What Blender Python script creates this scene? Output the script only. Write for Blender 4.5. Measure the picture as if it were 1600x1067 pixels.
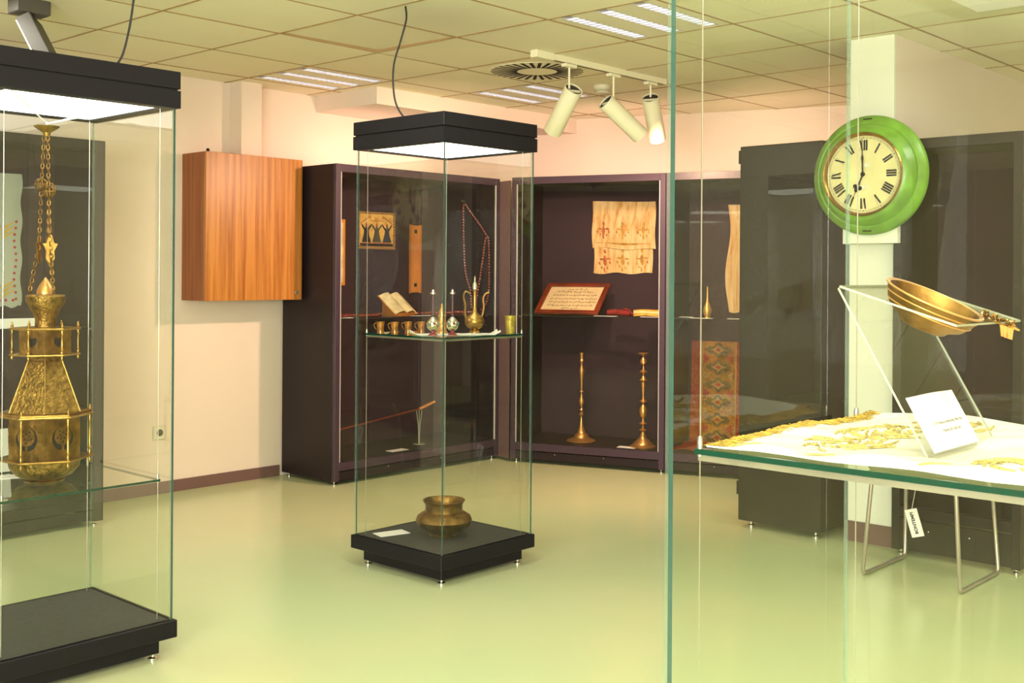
import bpy, bmesh, math, random
from mathutils import Vector, Matrix
random.seed(7)
sc = bpy.context.scene
C = sc.collection
PI = math.pi
R = math.radians
for o in list(bpy.data.objects):
    bpy.data.objects.remove(o)

# ------------------------------------------------------------------ camera
F, Y0, YAW, ROLL, EYE = 1762.0, 428.0, R(42.6), -0.0065, 1.335
cam_data = bpy.data.cameras.new('camera')
cam = bpy.data.objects.new('camera', cam_data)
C.objects.link(cam)
sc.camera = cam
cam_data.sensor_fit = 'HORIZONTAL'
cam_data.sensor_width = 36.0
cam_data.lens = F / 1600 * 36.0
cam_data.shift_y = -(533.5 - Y0) / 1600
cam_data.clip_start = 0.02
cam_data.clip_end = 60
fwd = Vector((math.cos(YAW), math.sin(YAW), 0))
rgt = Vector((math.sin(YAW), -math.cos(YAW), 0))
up = Vector((0, 0, 1))
xr = rgt * math.cos(ROLL) - up * math.sin(ROLL)
yr = rgt * math.sin(ROLL) + up * math.cos(ROLL)
m = Matrix((xr, yr, -fwd)).transposed().to_4x4()
m.translation = (0, 0, EYE)
cam.matrix_world = m

# ------------------------------------------------------------------ world, exposure
w = bpy.data.worlds.new('world')
sc.world = w
w.use_nodes = True
w.node_tree.nodes['Background'].inputs[0].default_value = (1.0, 0.93, 0.78, 1)
w.node_tree.nodes['Background'].inputs[1].default_value = 0.25
sc.view_settings.view_transform = 'Standard'
sc.view_settings.look = 'None'
sc.view_settings.gamma = 1
sc.view_settings.use_curve_mapping = False
sc.view_settings.exposure = -0.16
sc.cycles.transparent_max_bounces = 40
sc.cycles.max_bounces = 10
sc.cycles.sample_clamp_indirect = 6
sc.cycles.caustics_reflective = False
sc.cycles.caustics_refractive = False

# ------------------------------------------------------------------ added daylight lamps at made-up windows behind the camera
def area(name, loc, target, sx, sy, watts, col):
    d = bpy.data.lights.new(name, 'AREA')
    d.shape = 'RECTANGLE'; d.size = sx; d.size_y = sy
    d.energy = watts; d.color = col
    o = bpy.data.objects.new(name, d); C.objects.link(o)
    o.location = loc
    o.rotation_euler = (Vector(target) - Vector(loc)).to_track_quat('-Z', 'Y').to_euler()
    return o
DAY = (1.0, 0.985, 0.92)
LUMW, LUMC = 15, (1.0, 0.97, 0.88)
area('added_daylight', (-2.28, -1.6, 1.5), (2.5, -1.2, 3.3), 1.7, 1.4, 300, DAY)  # added lamp, aimed up to brighten the ceiling
area('added_daylight', (-2.28, 0.3, 1.5), (2.5, 0.7, 3.3), 1.7, 1.4, 300, DAY)

def spot(name, loc, direc, watts, col, size=70, blend=0.7, rad=0.04):
    d = bpy.data.lights.new(name, 'SPOT')
    d.energy = watts; d.color = col; d.spot_size = R(size); d.spot_blend = blend
    d.shadow_soft_size = rad
    o = bpy.data.objects.new(name, d); C.objects.link(o)
    o.location = loc
    o.rotation_euler = Vector(direc).to_track_quat('-Z', 'Y').to_euler()
    return o

# ------------------------------------------------------------------ materials
MATS = {}
def mat(name, col, rough=0.5, metal=0.0, spec=0.5, emit=None, noise=None, bump=None, coat=0.0):
    """noise = (scale, amount, (stretch)) varies the base colour; bump = (scale, strength)"""
    if name in MATS: return MATS[name]
    mt = bpy.data.materials.new(name); mt.use_nodes = True
    nt = mt.node_tree; b = nt.nodes['Principled BSDF']
    b.inputs['Base Color'].default_value = (*col, 1)
    b.inputs['Roughness'].default_value = rough
    b.inputs['Metallic'].default_value = metal
    b.inputs['Specular IOR Level'].default_value = spec
    b.inputs['Coat Weight'].default_value = coat
    if emit:
        b.inputs['Emission Color'].default_value = (*emit[0], 1)
        b.inputs['Emission Strength'].default_value = emit[1]
    if noise or bump:
        tc = nt.nodes.new('ShaderNodeTexCoord')
        mp = nt.nodes.new('ShaderNodeMapping')
        nt.links.new(tc.outputs['Object'], mp.inputs[0])
    if noise:
        if len(noise) > 2: mp.inputs['Scale'].default_value = noise[2]
        n = nt.nodes.new('ShaderNodeTexNoise'); n.inputs['Scale'].default_value = noise[0]
        n.inputs['Detail'].default_value = 6
        nt.links.new(mp.outputs[0], n.inputs['Vector'])
        r = nt.nodes.new('ShaderNodeValToRGB')
        a = noise[1]
        r.color_ramp.elements[0].position = 0.3; r.color_ramp.elements[1].position = 0.7
        r.color_ramp.elements[0].color = (*[max(0, c * (1 - a)) for c in col], 1)
        r.color_ramp.elements[1].color = (*[min(1, c * (1 + a)) for c in col], 1)
        nt.links.new(n.outputs['Fac'], r.inputs[0]); nt.links.new(r.outputs[0], b.inputs['Base Color'])
    if bump:
        n2 = nt.nodes.new('ShaderNodeTexNoise'); n2.inputs['Scale'].default_value = bump[0]
        n2.inputs['Detail'].default_value = 4
        nt.links.new(mp.outputs[0], n2.inputs['Vector'])
        bp = nt.nodes.new('ShaderNodeBump'); bp.inputs['Strength'].default_value = bump[1]
        bp.inputs['Distance'].default_value = 0.01
        nt.links.new(n2.outputs['Fac'], bp.inputs['Height']); nt.links.new(bp.outputs[0], b.inputs['Normal'])
    MATS[name] = mt
    return mt

def glass_mat(name, tint, refl=1.0, ior=1.5):
    mt = bpy.data.materials.new(name); mt.use_nodes = True
    nt = mt.node_tree
    for n in list(nt.nodes):
        if n.type != 'OUTPUT_MATERIAL': nt.nodes.remove(n)
    out = nt.nodes['Material Output']
    t = nt.nodes.new('ShaderNodeBsdfTransparent'); t.inputs[0].default_value = (*tint, 1)
    g = nt.nodes.new('ShaderNodeBsdfGlossy'); g.inputs['Roughness'].default_value = 0.0
    g.inputs[0].default_value = (refl, refl, refl, 1)
    fr = nt.nodes.new('ShaderNodeFresnel'); fr.inputs[0].default_value = ior
    # a pane is a closed box: both its faces are read as seen from the air side
    geo = nt.nodes.new('ShaderNodeNewGeometry')
    mx = nt.nodes.new('ShaderNodeMixShader')
    mul = nt.nodes.new('ShaderNodeMath'); mul.operation = 'MULTIPLY'
    inv = nt.nodes.new('ShaderNodeMath'); inv.operation = 'SUBTRACT'; inv.inputs[0].default_value = 1.0
    nt.links.new(geo.outputs['Backfacing'], inv.inputs[1])
    nt.links.new(fr.outputs[0], mul.inputs[0]); nt.links.new(inv.outputs[0], mul.inputs[1])
    nt.links.new(mul.outputs[0], mx.inputs[0])
    nt.links.new(t.outputs[0], mx.inputs[1]); nt.links.new(g.outputs[0], mx.inputs[2])
    nt.links.new(mx.outputs[0], out.inputs[0])
    return mt

def nodes_of(name, col, rough=0.6, metal=0.0, spec=0.4):
    mt = mat(name, col, rough, metal, spec)
    return mt, mt.node_tree, mt.node_tree.nodes['Principled BSDF']

def wood_mat(name, dark, light, rough=0.35, stretch=(30, 30, 0.9)):
    mt, nt, b = nodes_of(name, light, rough, 0, 0.5)
    tc = nt.nodes.new('ShaderNodeTexCoord'); mp = nt.nodes.new('ShaderNodeMapping')
    mp.inputs['Scale'].default_value = stretch
    n = nt.nodes.new('ShaderNodeTexNoise'); n.inputs['Scale'].default_value = 1.3; n.inputs['Detail'].default_value = 8
    n.inputs['Distortion'].default_value = 0.3
    n2 = nt.nodes.new('ShaderNodeTexNoise'); n2.inputs['Scale'].default_value = 6; n2.inputs['Detail'].default_value = 4
    mp2 = nt.nodes.new('ShaderNodeMapping'); mp2.inputs['Scale'].default_value = tuple(s * 3 for s in stretch)
    ad = nt.nodes.new('ShaderNodeMath'); ad.operation = 'MULTIPLY_ADD'; ad.inputs[1].default_value = 0.25
    r = nt.nodes.new('ShaderNodeValToRGB')
    r.color_ramp.elements[0].position = 0.42; r.color_ramp.elements[0].color = (*dark, 1)
    r.color_ramp.elements[1].position = 0.75; r.color_ramp.elements[1].color = (*light, 1)
    L = nt.links.new
    L(tc.outputs['Object'], mp.inputs[0]); L(mp.outputs[0], n.inputs['Vector'])
    L(tc.outputs['Object'], mp2.inputs[0]); L(mp2.outputs[0], n2.inputs['Vector'])
    L(n2.outputs['Fac'], ad.inputs[0]); L(n.outputs['Fac'], ad.inputs[2])
    L(ad.outputs[0], r.inputs[0]); L(r.outputs[0], b.inputs['Base Color'])
    return mt

GLASS = glass_mat('clear_glass', (0.972, 0.986, 0.965))
GLASS_CASE = glass_mat('cabinet_glass', (0.97, 0.975, 0.965))
ACRYL = glass_mat('clear_acrylic', (0.97, 0.975, 0.955), 1.0, 1.49)
EDGE = mat('glass_edge_green', (0.026, 0.068, 0.058), 0.2, 0, 0.9)
def see_through_from_inside(mt):
    # looking along the pane from inside the glass, the cut edge lets most light out
    nt = mt.node_tree; b = nt.nodes['Principled BSDF']; out = nt.nodes['Material Output']
    t = nt.nodes.new('ShaderNodeBsdfTransparent'); t.inputs[0].default_value = (0.72, 0.86, 0.76, 1)
    g = nt.nodes.new('ShaderNodeNewGeometry'); mx = nt.nodes.new('ShaderNodeMixShader')
    nt.links.new(g.outputs['Backfacing'], mx.inputs[0]); nt.links.new(b.outputs[0], mx.inputs[1])
    df = nt.nodes.new('ShaderNodeBsdfDiffuse'); df.inputs[0].default_value = (0.50, 0.62, 0.54, 1)
    m2 = nt.nodes.new('ShaderNodeMixShader'); m2.inputs[0].default_value = 0.16
    nt.links.new(t.outputs[0], m2.inputs[1]); nt.links.new(df.outputs[0], m2.inputs[2]); nt.links.new(m2.outputs[0], mx.inputs[2])
    nt.links.new(mx.outputs[0], out.inputs[0])
see_through_from_inside(EDGE)
EDGE_D = mat('shelf_edge_green', (0.001, 0.034, 0.021), 0.12, 0, 0.5)
EDGE_L = mat('pale_glass_edge', (0.62, 0.60, 0.56), 0.3, 0, 0.7)
ACR_E = mat('acrylic_edge', (0.36, 0.38, 0.29), 0.2, 0, 0.8)
BLACK = mat('black_lacquer', (0.0065, 0.0055, 0.0085), 0.42, 0, 0.25)
PLINTH = mat('charcoal_felt', (0.040, 0.038, 0.043), 0.6, 0, 0.4, noise=(60, 0.25))
CASE = mat('aubergine_lacquer', (0.0185, 0.0115, 0.0135), 0.42, 0, 0.3, noise=(3, 0.1))
CASE_F = mat('aubergine_frame', (0.050, 0.028, 0.046), 0.4, 0, 0.45)
CASE_B = mat('aubergine_lining', (0.038, 0.021, 0.030), 0.75, 0, 0.2, noise=(4, 0.12))
CASE_G = mat('umber_lacquer', (0.020, 0.016, 0.0135), 0.42, 0, 0.4, noise=(3, 0.1))
STEEL = mat('steel', (0.55, 0.54, 0.50), 0.3, 1.0)
CHROME = mat('chrome', (0.8, 0.8, 0.78), 0.12, 1.0)
PANEL = mat('light_panel', (0.9, 0.9, 0.9), 0.6, emit=((1.0, 0.985, 0.95), 4.2))
BRASS = mat('brass', (0.40, 0.24, 0.065), 0.28, 1.0, noise=(22, 0.35), bump=(60, 0.12))
BRASS_D = mat('tarnished_brass', (0.24, 0.135, 0.038), 0.42, 1.0, noise=(26, 0.5), bump=(45, 0.25))
BRASS_E = mat('engraved_brass', (0.28, 0.17, 0.045), 0.36, 1.0, noise=(55, 0.5), bump=(110, 0.5))
BRASS_R = mat('polished_brass', (0.68, 0.36, 0.12), 0.3, 0.8)
SILVER = mat('silver_gilt', (0.75, 0.68, 0.55), 0.18, 1.0, noise=(40, 0.4))
ENAMEL = mat('red_enamel', (0.30, 0.03, 0.05), 0.3, 0.2, noise=(60, 0.4))
ENAMEL_N = mat('dark_enamel', (0.07, 0.018, 0.03), 0.3, 0.2)
ENAMEL_G = mat('green_enamel', (0.05, 0.22, 0.14), 0.3, 0.2)
PAPER = mat('white_paper', (0.85, 0.83, 0.80), 0.8, 0, 0.2)
CREAM = mat('cream_paper', (0.80, 0.68, 0.42), 0.8, 0, 0.2, noise=(14, 0.25))
INK = mat('black_ink', (0.015, 0.013, 0.013), 0.6, 0, 0.2)
GREYINK = mat('grey_ink', (0.18, 0.17, 0.16), 0.7, 0, 0.2)
BEAD = mat('garnet_bead', (0.20, 0.022, 0.012), 0.25, 0, 0.6, coat=0.4)
AMBER = mat('amber_glass', (0.36, 0.15, 0.03), 0.2, 0.35, 0.6, noise=(50, 0.5))
GOLDG = mat('gilded_glass', (0.42, 0.31, 0.05), 0.3, 0.4, 0.6, noise=(70, 0.5))
WHITEPLASTIC = mat('white_plastic', (0.72, 0.69, 0.52), 0.4, 0, 0.4)
SPOTW = mat('cream_lamp_housing', (0.86, 0.82, 0.58), 0.38, 0, 0.4)
DARKIN = mat('dark_housing_inside', (0.06, 0.045, 0.03), 0.6)
CORD = mat('black_cord', (0.01, 0.01, 0.01), 0.5)
WIRE = mat('white_wire', (0.85, 0.83, 0.76), 0.4)
GREYMETAL = mat('grey_metal', (0.085, 0.078, 0.066), 0.5, 0.3)
SLEDMETAL = mat('sled_metal', (0.48, 0.42, 0.36), 0.35, 0.7)
WOOD = wood_mat('cherry_veneer', (0.30, 0.085, 0.012), (0.56, 0.225, 0.045))
WOOD_R = wood_mat('mahogany', (0.085, 0.012, 0.005), (0.20, 0.033, 0.011), 0.3, (6, 6, 6))
WOOD_O = wood_mat('orange_wood', (0.40, 0.12, 0.02), (0.66, 0.26, 0.06), 0.45, (8, 8, 1.5))
CLOTH = mat('white_linen', (0.74, 0.72, 0.62), 0.85, 0, 0.15, bump=(240, 0.12))
GOLDT = mat('gold_thread', (0.58, 0.46, 0.14), 0.45, 0.3, 0.5, noise=(90, 0.4), bump=(260, 0.5))
FRINGE = mat('gold_fringe_thread', (0.48, 0.31, 0.05), 0.45, 0.35, 0.5, noise=(70, 0.5))
REDCLOTH = mat('red_cloth', (0.20, 0.02, 0.018), 0.8, 0, 0.2, noise=(30, 0.4))
YELCLOTH = mat('yellow_cloth', (0.72, 0.36, 0.06), 0.8, 0, 0.2, noise=(30, 0.3))
REDTHREAD = mat('red_thread', (0.50, 0.03, 0.05), 0.8)
YELTHREAD = mat('yellow_thread', (0.75, 0.45, 0.05), 0.8)
ALU = mat('pale_aluminium', (0.17, 0.155, 0.105), 0.5, 0.2, noise=(12, 0.12, (1, 1, 1)))
LOUVRE = mat('louvre_aluminium', (0.80, 0.80, 0.84), 0.3, 0.6)
TUBE = mat('lamp_strip', (0.9, 0.9, 0.9), 0.5, emit=((0.93, 0.93, 1.0), 2.4))
TRAY = mat('luminaire_tray', (0.85, 0.80, 0.62), 0.5)
TILE = mat('ceiling_tile', (0.90, 0.84, 0.63), 0.9, 0, 0.1, noise=(1.2, 0.035), bump=(180, 0.06))
CEILB = mat('ceiling_void', (0.10, 0.065, 0.03), 0.9)
WALL = mat('wall_plaster', (0.82, 0.70, 0.60), 0.85, 0, 0.15, noise=(1.5, 0.025), bump=(120, 0.04))
WALLW = mat('column_paint', (0.80, 0.80, 0.68), 0.7, 0, 0.2)
BASEB = mat('baseboard_vinyl', (0.17, 0.095, 0.085), 0.5)
GREEN = mat('green_clock_paint', (0.155, 0.33, 0.035), 0.33, 0, 0.5, noise=(9, 0.3))
DIAL = mat('ivory_dial', (0.74, 0.66, 0.33), 0.5, 0, 0.4, noise=(8, 0.1))
TAN = mat('bead_cord', (0.35, 0.12, 0.05), 0.8)

# floor: polished green linoleum
FLOOR, fnt, fb = nodes_of('green_linoleum', (0.60, 0.64, 0.33), 0.2, 0, 0.5)
_tc = fnt.nodes.new('ShaderNodeTexCoord')
_n = fnt.nodes.new('ShaderNodeTexNoise'); _n.inputs['Scale'].default_value = 0.9; _n.inputs['Detail'].default_value = 5
_r = fnt.nodes.new('ShaderNodeValToRGB')
_r.color_ramp.elements[0].position = 0.35; _r.color_ramp.elements[0].color = (0.535, 0.63, 0.355, 1)
_r.color_ramp.elements[1].position = 0.7; _r.color_ramp.elements[1].color = (0.62, 0.645, 0.375, 1)
_n2 = fnt.nodes.new('ShaderNodeTexNoise'); _n2.inputs['Scale'].default_value = 3.0; _n2.inputs['Detail'].default_value = 6
_mr = fnt.nodes.new('ShaderNodeMapRange'); _mr.inputs[3].default_value = 0.16; _mr.inputs[4].default_value = 0.34
_bp = fnt.nodes.new('ShaderNodeBump'); _bp.inputs['Strength'].default_value = 0.05; _bp.inputs['Distance'].default_value = 0.02
_n3 = fnt.nodes.new('ShaderNodeTexNoise'); _n3.inputs['Scale'].default_value = 5.0
L = fnt.links.new
L(_tc.outputs['Object'], _n.inputs['Vector']); L(_n.outputs['Fac'], _r.inputs[0]); L(_r.outputs[0], fb.inputs['Base Color'])



def ramp_pattern(name, stops, scale, kind='voronoi', rough=0.85, stretch=(1, 1, 1), coord='Generated', noise_d=0.0):
    mt, nt, b = nodes_of(name, (0.5, 0.5, 0.5), rough, 0, 0.15)
    tc = nt.nodes.new('ShaderNodeTexCoord'); mp = nt.nodes.new('ShaderNodeMapping'); mp.inputs['Scale'].default_value = stretch
    L = nt.links.new
    L(tc.outputs[coord], mp.inputs[0])
    if kind == 'voronoi':
        t = nt.nodes.new('ShaderNodeTexVoronoi'); t.inputs['Scale'].default_value = scale
        out = t.outputs['Distance']
    elif kind == 'noise':
        t = nt.nodes.new('ShaderNodeTexNoise'); t.inputs['Scale'].default_value = scale; t.inputs['Detail'].default_value = 5
        out = t.outputs['Fac']
    elif kind == 'magic':
        t = nt.nodes.new('ShaderNodeTexMagic'); t.inputs['Scale'].default_value = scale; t.turbulence_depth = 4
        out = t.outputs['Fac']
    L(mp.outputs[0], t.inputs['Vector'])
    r = nt.nodes.new('ShaderNodeValToRGB')
    els = r.color_ramp.elements
    els[0].position, els[0].color = stops[0][0], (*stops[0][1], 1)
    els[1].position, els[1].color = stops[-1][0], (*stops[-1][1], 1)
    for p, c in stops[1:-1]:
        e = els.new(p); e.color = (*c, 1)
    L(out, r.inputs[0]); L(r.outputs[0], b.inputs['Base Color'])
    return mt
RUG_F = ramp_pattern('rug_field', [(0.25, (0.10, 0.07, 0.02)), (0.40, (0.30, 0.15, 0.03)), (0.50, (0.44, 0.25, 0.05)), (0.58, (0.30, 0.05, 0.02)), (0.75, (0.17, 0.11, 0.03))], 14, 'noise', stretch=(1.6, 1, 4))
RUG_B = ramp_pattern('rug_border', [(0.25, (0.20, 0.012, 0.014)), (0.5, (0.27, 0.022, 0.02)), (0.62, (0.36, 0.13, 0.03)), (0.72, (0.22, 0.02, 0.016))], 16, 'noise', stretch=(1, 1, 3))
TEXTILE = ramp_pattern('stained_linen', [(0.3, (0.50, 0.25, 0.08)), (0.48, (0.66, 0.45, 0.20)), (0.7, (0.76, 0.58, 0.33))], 3.2, 'noise', stretch=(3.5, 1, 0.8))
SCRIPT = mat('script_page', (0.62, 0.49, 0.27), 0.8, 0, 0.15, noise=(9, 0.12))
MOTIF = mat('faded_red_motif', (0.42, 0.13, 0.05), 0.85, 0, 0.15, noise=(30, 0.35))
MOTIF2 = mat('faded_ochre_motif', (0.46, 0.25, 0.06), 0.85, 0, 0.15, noise=(30, 0.35))

# ------------------------------------------------------------------ mesh helpers
class MB:
    def __init__(s): s.v, s.f, s.mi = [], [], []
    def add(s, v, f, mi=0):
        b = len(s.v); s.v += [tuple(p) for p in v]
        for q in f: s.f.append(tuple(b + i for i in q)); s.mi.append(mi)
        return s
    def box(s, x0, x1, y0, y1, z0, z1, mi=0, thin=None):
        v = [(x, y, z) for z in (z0, z1) for y in (y0, y1) for x in (x0, x1)]
        f = [(0, 2, 3, 1), (4, 5, 7, 6), (0, 1, 5, 4), (2, 6, 7, 3), (0, 4, 6, 2), (1, 3, 7, 5)]
        b = len(s.v); s.v += v
        ax = [2, 2, 1, 1, 0, 0]
        for q, a in zip(f, ax):
            s.f.append(tuple(b + i for i in q))
            s.mi.append(mi if thin is None else (0 if a == thin else 1))
        return s
    def lathe(s, prof, n=24, c=(0, 0, 0), mi=0, a0=0.0, M=None):
        b = len(s.v); rows = []
        for r, z in prof:
            if r < 1e-6:
                rows.append([len(s.v)]); s.v.append((c[0], c[1], c[2] + z))
            else:
                row = []
                for k in range(n):
                    a = a0 + 2 * PI * k / n
                    row.append(len(s.v)); s.v.append((c[0] + r * math.cos(a), c[1] + r * math.sin(a), c[2] + z))
                rows.append(row)
        for A, B in zip(rows, rows[1:]):
            for k in range(n):
                k2 = (k + 1) % n
                if len(A) == 1 and len(B) == 1: continue
                if len(A) == 1: s.f.append((A[0], B[k2], B[k]))
                elif len(B) == 1: s.f.append((A[k], A[k2], B[0]))
                else: s.f.append((A[k], A[k2], B[k2], B[k]))
                s.mi.append(mi)
        if M is not None:
            for i in range(b, len(s.v)): s.v[i] = tuple(M @ Vector(s.v[i]))
        return s
    def tube(s, pts, r, n=8, closed=False, mi=0, cap=True):
        pts = [Vector(p) for p in pts]; N = len(pts); b = len(s.v)
        rr = r if isinstance(r, (list, tuple)) else [r] * N
        prev = None
        for i, p in enumerate(pts):
            if closed: t = pts[(i + 1) % N] - pts[i - 1]
            else: t = pts[min(i + 1, N - 1)] - pts[max(i - 1, 0)]
            t.normalize()
            if prev is None:
                a = Vector((0, 0, 1)) if abs(t.z) < 0.9 else Vector((1, 0, 0))
                u = t.cross(a).normalized()
            else:
                u = (prev - t * prev.dot(t)).normalized()
            prev = u; v = t.cross(u)
            for k in range(n):
                a = 2 * PI * k / n
                s.v.append(tuple(p + (u * math.cos(a) + v * math.sin(a)) * rr[i]))
        for i in range(N if closed else N - 1):
            j = (i + 1) % N
            for k in range(n):
                k2 = (k + 1) % n
                s.f.append((b + i * n + k, b + i * n + k2, b + j * n + k2, b + j * n + k)); s.mi.append(mi)
        if cap and not closed:
            s.f.append(tuple(b + k for k in reversed(range(n)))); s.mi.append(mi)
            s.f.append(tuple(b + (N - 1) * n + k for k in range(n))); s.mi.append(mi)
        return s
    def prism(s, poly, h0, h1, M=None, mi=0):
        n = len(poly); b = len(s.v)
        vs = [(x, y, h0) for x, y in poly] + [(x, y, h1) for x, y in poly]
        if M is not None: vs = [tuple(M @ Vector(p)) for p in vs]
        s.v += vs
        s.f.append(tuple(b + i for i in reversed(range(n)))); s.mi.append(mi)
        s.f.append(tuple(b + n + i for i in range(n))); s.mi.append(mi)
        for i in range(n):
            j = (i + 1) % n
            s.f.append((b + i, b + j, b + n + j, b + n + i)); s.mi.append(mi)
        return s
    def sphere(s, c, r, n=8, m=6, mi=0, sz=1.0):
        return s.lathe([(r * math.sin(PI * k / m), -r * sz * math.cos(PI * k / m)) for k in range(m + 1)], n, c, mi)
    def sheet(s, fn, nu, nv, th=0.002, mi=0):
        """closed sheet: fn(u,v)->point, thickness th along -normal approximated by fn2"""
        b = len(s.v)
        P = [[Vector(fn(i / nu, j / nv)) for i in range(nu + 1)] for j in range(nv + 1)]
        def nrm(i, j):
            a = P[j][min(i + 1, nu)] - P[j][max(i - 1, 0)]; c = P[min(j + 1, nv)][i] - P[max(j - 1, 0)][i]
            k = a.cross(c)
            return k.normalized() if k.length > 1e-9 else Vector((0, 0, 1))
        top = [[P[j][i] for i in range(nu + 1)] for j in range(nv + 1)]
        bot = [[P[j][i] - nrm(i, j) * th for i in range(nu + 1)] for j in range(nv + 1)]
        W = nu + 1
        for L_ in (top, bot):
            for row in L_: s.v += [tuple(p) for p in row]
        o = b + W * (nv + 1)
        for j in range(nv):
            for i in range(nu):
                q = [b + j * W + i, b + j * W + i + 1, b + (j + 1) * W + i + 1, b + (j + 1) * W + i]
                s.f.append(tuple(q)); s.mi.append(mi)
                s.f.append(tuple(x - b + o for x in reversed(q))); s.mi.append(mi)
        ring = [(0, i) for i in range(nu)] + [(j, nu) for j in range(nv)] + [(nv, i) for i in range(nu, 0, -1)] + [(j, 0) for j in range(nv, 0, -1)]
        for k in range(len(ring)):
            j0, i0 = ring[k]; j1, i1 = ring[(k + 1) % len(ring)]
            s.f.append((b + j1 * W + i1, b + j0 * W + i0, o + j0 * W + i0, o + j1 * W + i1)); s.mi.append(mi)
        return s
    def xf(s, M):
        s.v = [tuple(M @ Vector(p)) for p in s.v]; return s

def obj(name, mb, mats, parent=None, smooth=False, bev=0.0, kind=None, label=None, loc=None):
    me = bpy.data.meshes.new(name)
    me.from_pydata(mb.v, [], mb.f)
    if not isinstance(mats, (list, tuple)): mats = [mats]
    for m_ in mats: me.materials.append(m_)
    if any(mb.mi): me.polygons.foreach_set('material_index', mb.mi)
    if bev:
        bm = bmesh.new(); bm.from_mesh(me)
        es = [e for e in bm.edges if len(e.link_faces) == 2 and e.calc_face_angle(0) > 0.5]
        bmesh.ops.bevel(bm, geom=es, offset=bev, segments=1, affect='EDGES', clamp_overlap=True)
        bm.to_mesh(me); bm.free()
    if smooth:
        me.polygons.foreach_set('use_smooth', [True] * len(me.polygons))
        try: me.set_sharp_from_angle(angle=R(38))
        except Exception: pass
    me.update()
    o = bpy.data.objects.new(name, me); C.objects.link(o)
    if parent is not None: o.parent = parent
    if kind: o['kind'] = kind
    if label: o['label'] = label
    if loc: o.location = loc
    return o

def thing(name, label, cat, loc=(0, 0, 0), rotz=0.0, group=None, rot=None):
    o = bpy.data.objects.new(name, None); C.objects.link(o)
    o.empty_display_size = 0.1
    o.location = loc; o.rotation_euler = rot if rot else (0, 0, rotz)
    o['label'] = label; o['category'] = cat
    if group: o['group'] = group
    return o

def tag(o, label, cat, group=None):
    o['label'] = label; o['category'] = cat
    if group: o['group'] = group
    return o

def struct(name, mb, mats, parent=None, bev=0.0):
    o = obj(name, mb, mats, parent, bev=bev)
    if parent is None: o['kind'] = 'structure'
    return o

def text(name, s, size, mt, parent, M, ext=0.0004, align='CENTER', bold=0.0):
    cu = bpy.data.curves.new(name, 'FONT'); cu.body = s; cu.size = size; cu.extrude = ext; cu.offset = bold
    cu.align_x = align; cu.align_y = 'CENTER'
    cu.materials.append(mt)
    tmp = bpy.data.objects.new('lettering_outline', cu); C.objects.link(tmp)
    dg = bpy.context.evaluated_depsgraph_get(); dg.update()
    me = bpy.data.meshes.new_from_object(tmp.evaluated_get(dg))
    bpy.data.objects.remove(tmp); bpy.data.curves.remove(cu)
    me.name = name
    o = bpy.data.objects.new(name, me); C.objects.link(o)
    o.parent = parent; o.matrix_local = M
    return o

def basis(x, y, z, o=(0, 0, 0)):
    m_ = Matrix((Vector(x), Vector(y), Vector(z))).transposed().to_4x4()
    m_.translation = o
    return m_

# ------------------------------------------------------------------ room shell
CZ = 2.53
WY = 6.15                                   # wall behind the wood cupboard
O2 = Vector((5.897, 5.428)); D2 = Vector((0.326, -0.9455)).normalized(); N2 = Vector((-D2.y, D2.x))
A2 = math.atan2(D2.y, D2.x)
W2 = O2 + N2 * 0.82                         # a point on the oblique back wall
def on_w2(y): t = (y - W2.y) / D2.y; return W2.x + D2.x * t
CORN = on_w2(WY)
FAR = on_w2(-2.7)

fl = MB(); fl.box(-2.3, FAR + 0.4, -2.8, 6.3, -0.1, 0.0)
struct('floor', fl, FLOOR)
wl = MB(); wl.box(-2.3, CORN + 0.2, WY, WY + 0.12, 0, 2.6)
wall_left = struct('wall_left', wl, WALL)
wb = MB()
p0 = Vector((CORN, WY)); p1 = Vector((FAR, -2.7))
q0 = p0 + N2 * 0.12; q1 = p1 + N2 * 0.12
wb.prism([tuple(p0), tuple(p1), tuple(q1), tuple(q0)], 0, 2.6)
struct('wall_back', wb, WALL)
wr = MB(); wr.box(-2.42, FAR + 0.3, -2.8, -2.68, 0, 2.6)
struct('wall_right', wr, WALL)
wf = MB()                                   # unseen wall behind the camera, its two window openings made up
for a, b_ in ((-2.8, -2.45), (-0.75, -0.55), (1.15, 6.3)): wf.box(-2.42, -2.3, a, b_, 0, 2.6)
for a, b_ in ((-2.45, -0.75), (-0.55, 1.15)):
    wf.box(-2.42, -2.3, a, b_, 0, 0.8); wf.box(-2.42, -2.3, a, b_, 2.2, 2.6)
struct('wall_front', wf, mat('darkened_unseen_wall', (0.40, 0.33, 0.25), 0.9))  # unseen wall darkened to weaken its reflection in the glass
# partition whose end is the white column behind the clock
COLX, CY0, CY1 = 5.365, 2.381, 2.61
pt = MB(); pt.box(COLX + 0.02, on_w2(2.5) + 0.05, CY0, CY1, 0, 2.56)
part_w = struct('wall_partition', pt, WALL)
pt = MB(); pt.box(COLX, COLX + 0.0195, CY0, CY1, 0, 2.56)
obj('column_facing', pt, WALLW, part_w)
bbd = MB(); bbd.box(COLX - 0.012, COLX, CY0 - 0.012, CY1 + 0.012, 0, 0.10)
bbd.box(COLX, 7.6, CY0 - 0.012, CY0, 0, 0.10)
struct('baseboard_partition', bbd, BASEB)
bl = MB(); bl.box(2.9, 4.43, WY - 0.012, WY, 0, 0.07)
struct('baseboard_left', bl, BASEB)
# pipe chase above the cupboard
tr = MB(); tr.box(4.04, 4.19, 6.02, WY, 1.9, CZ)
struct('trim_1', tr, WALL)
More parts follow.
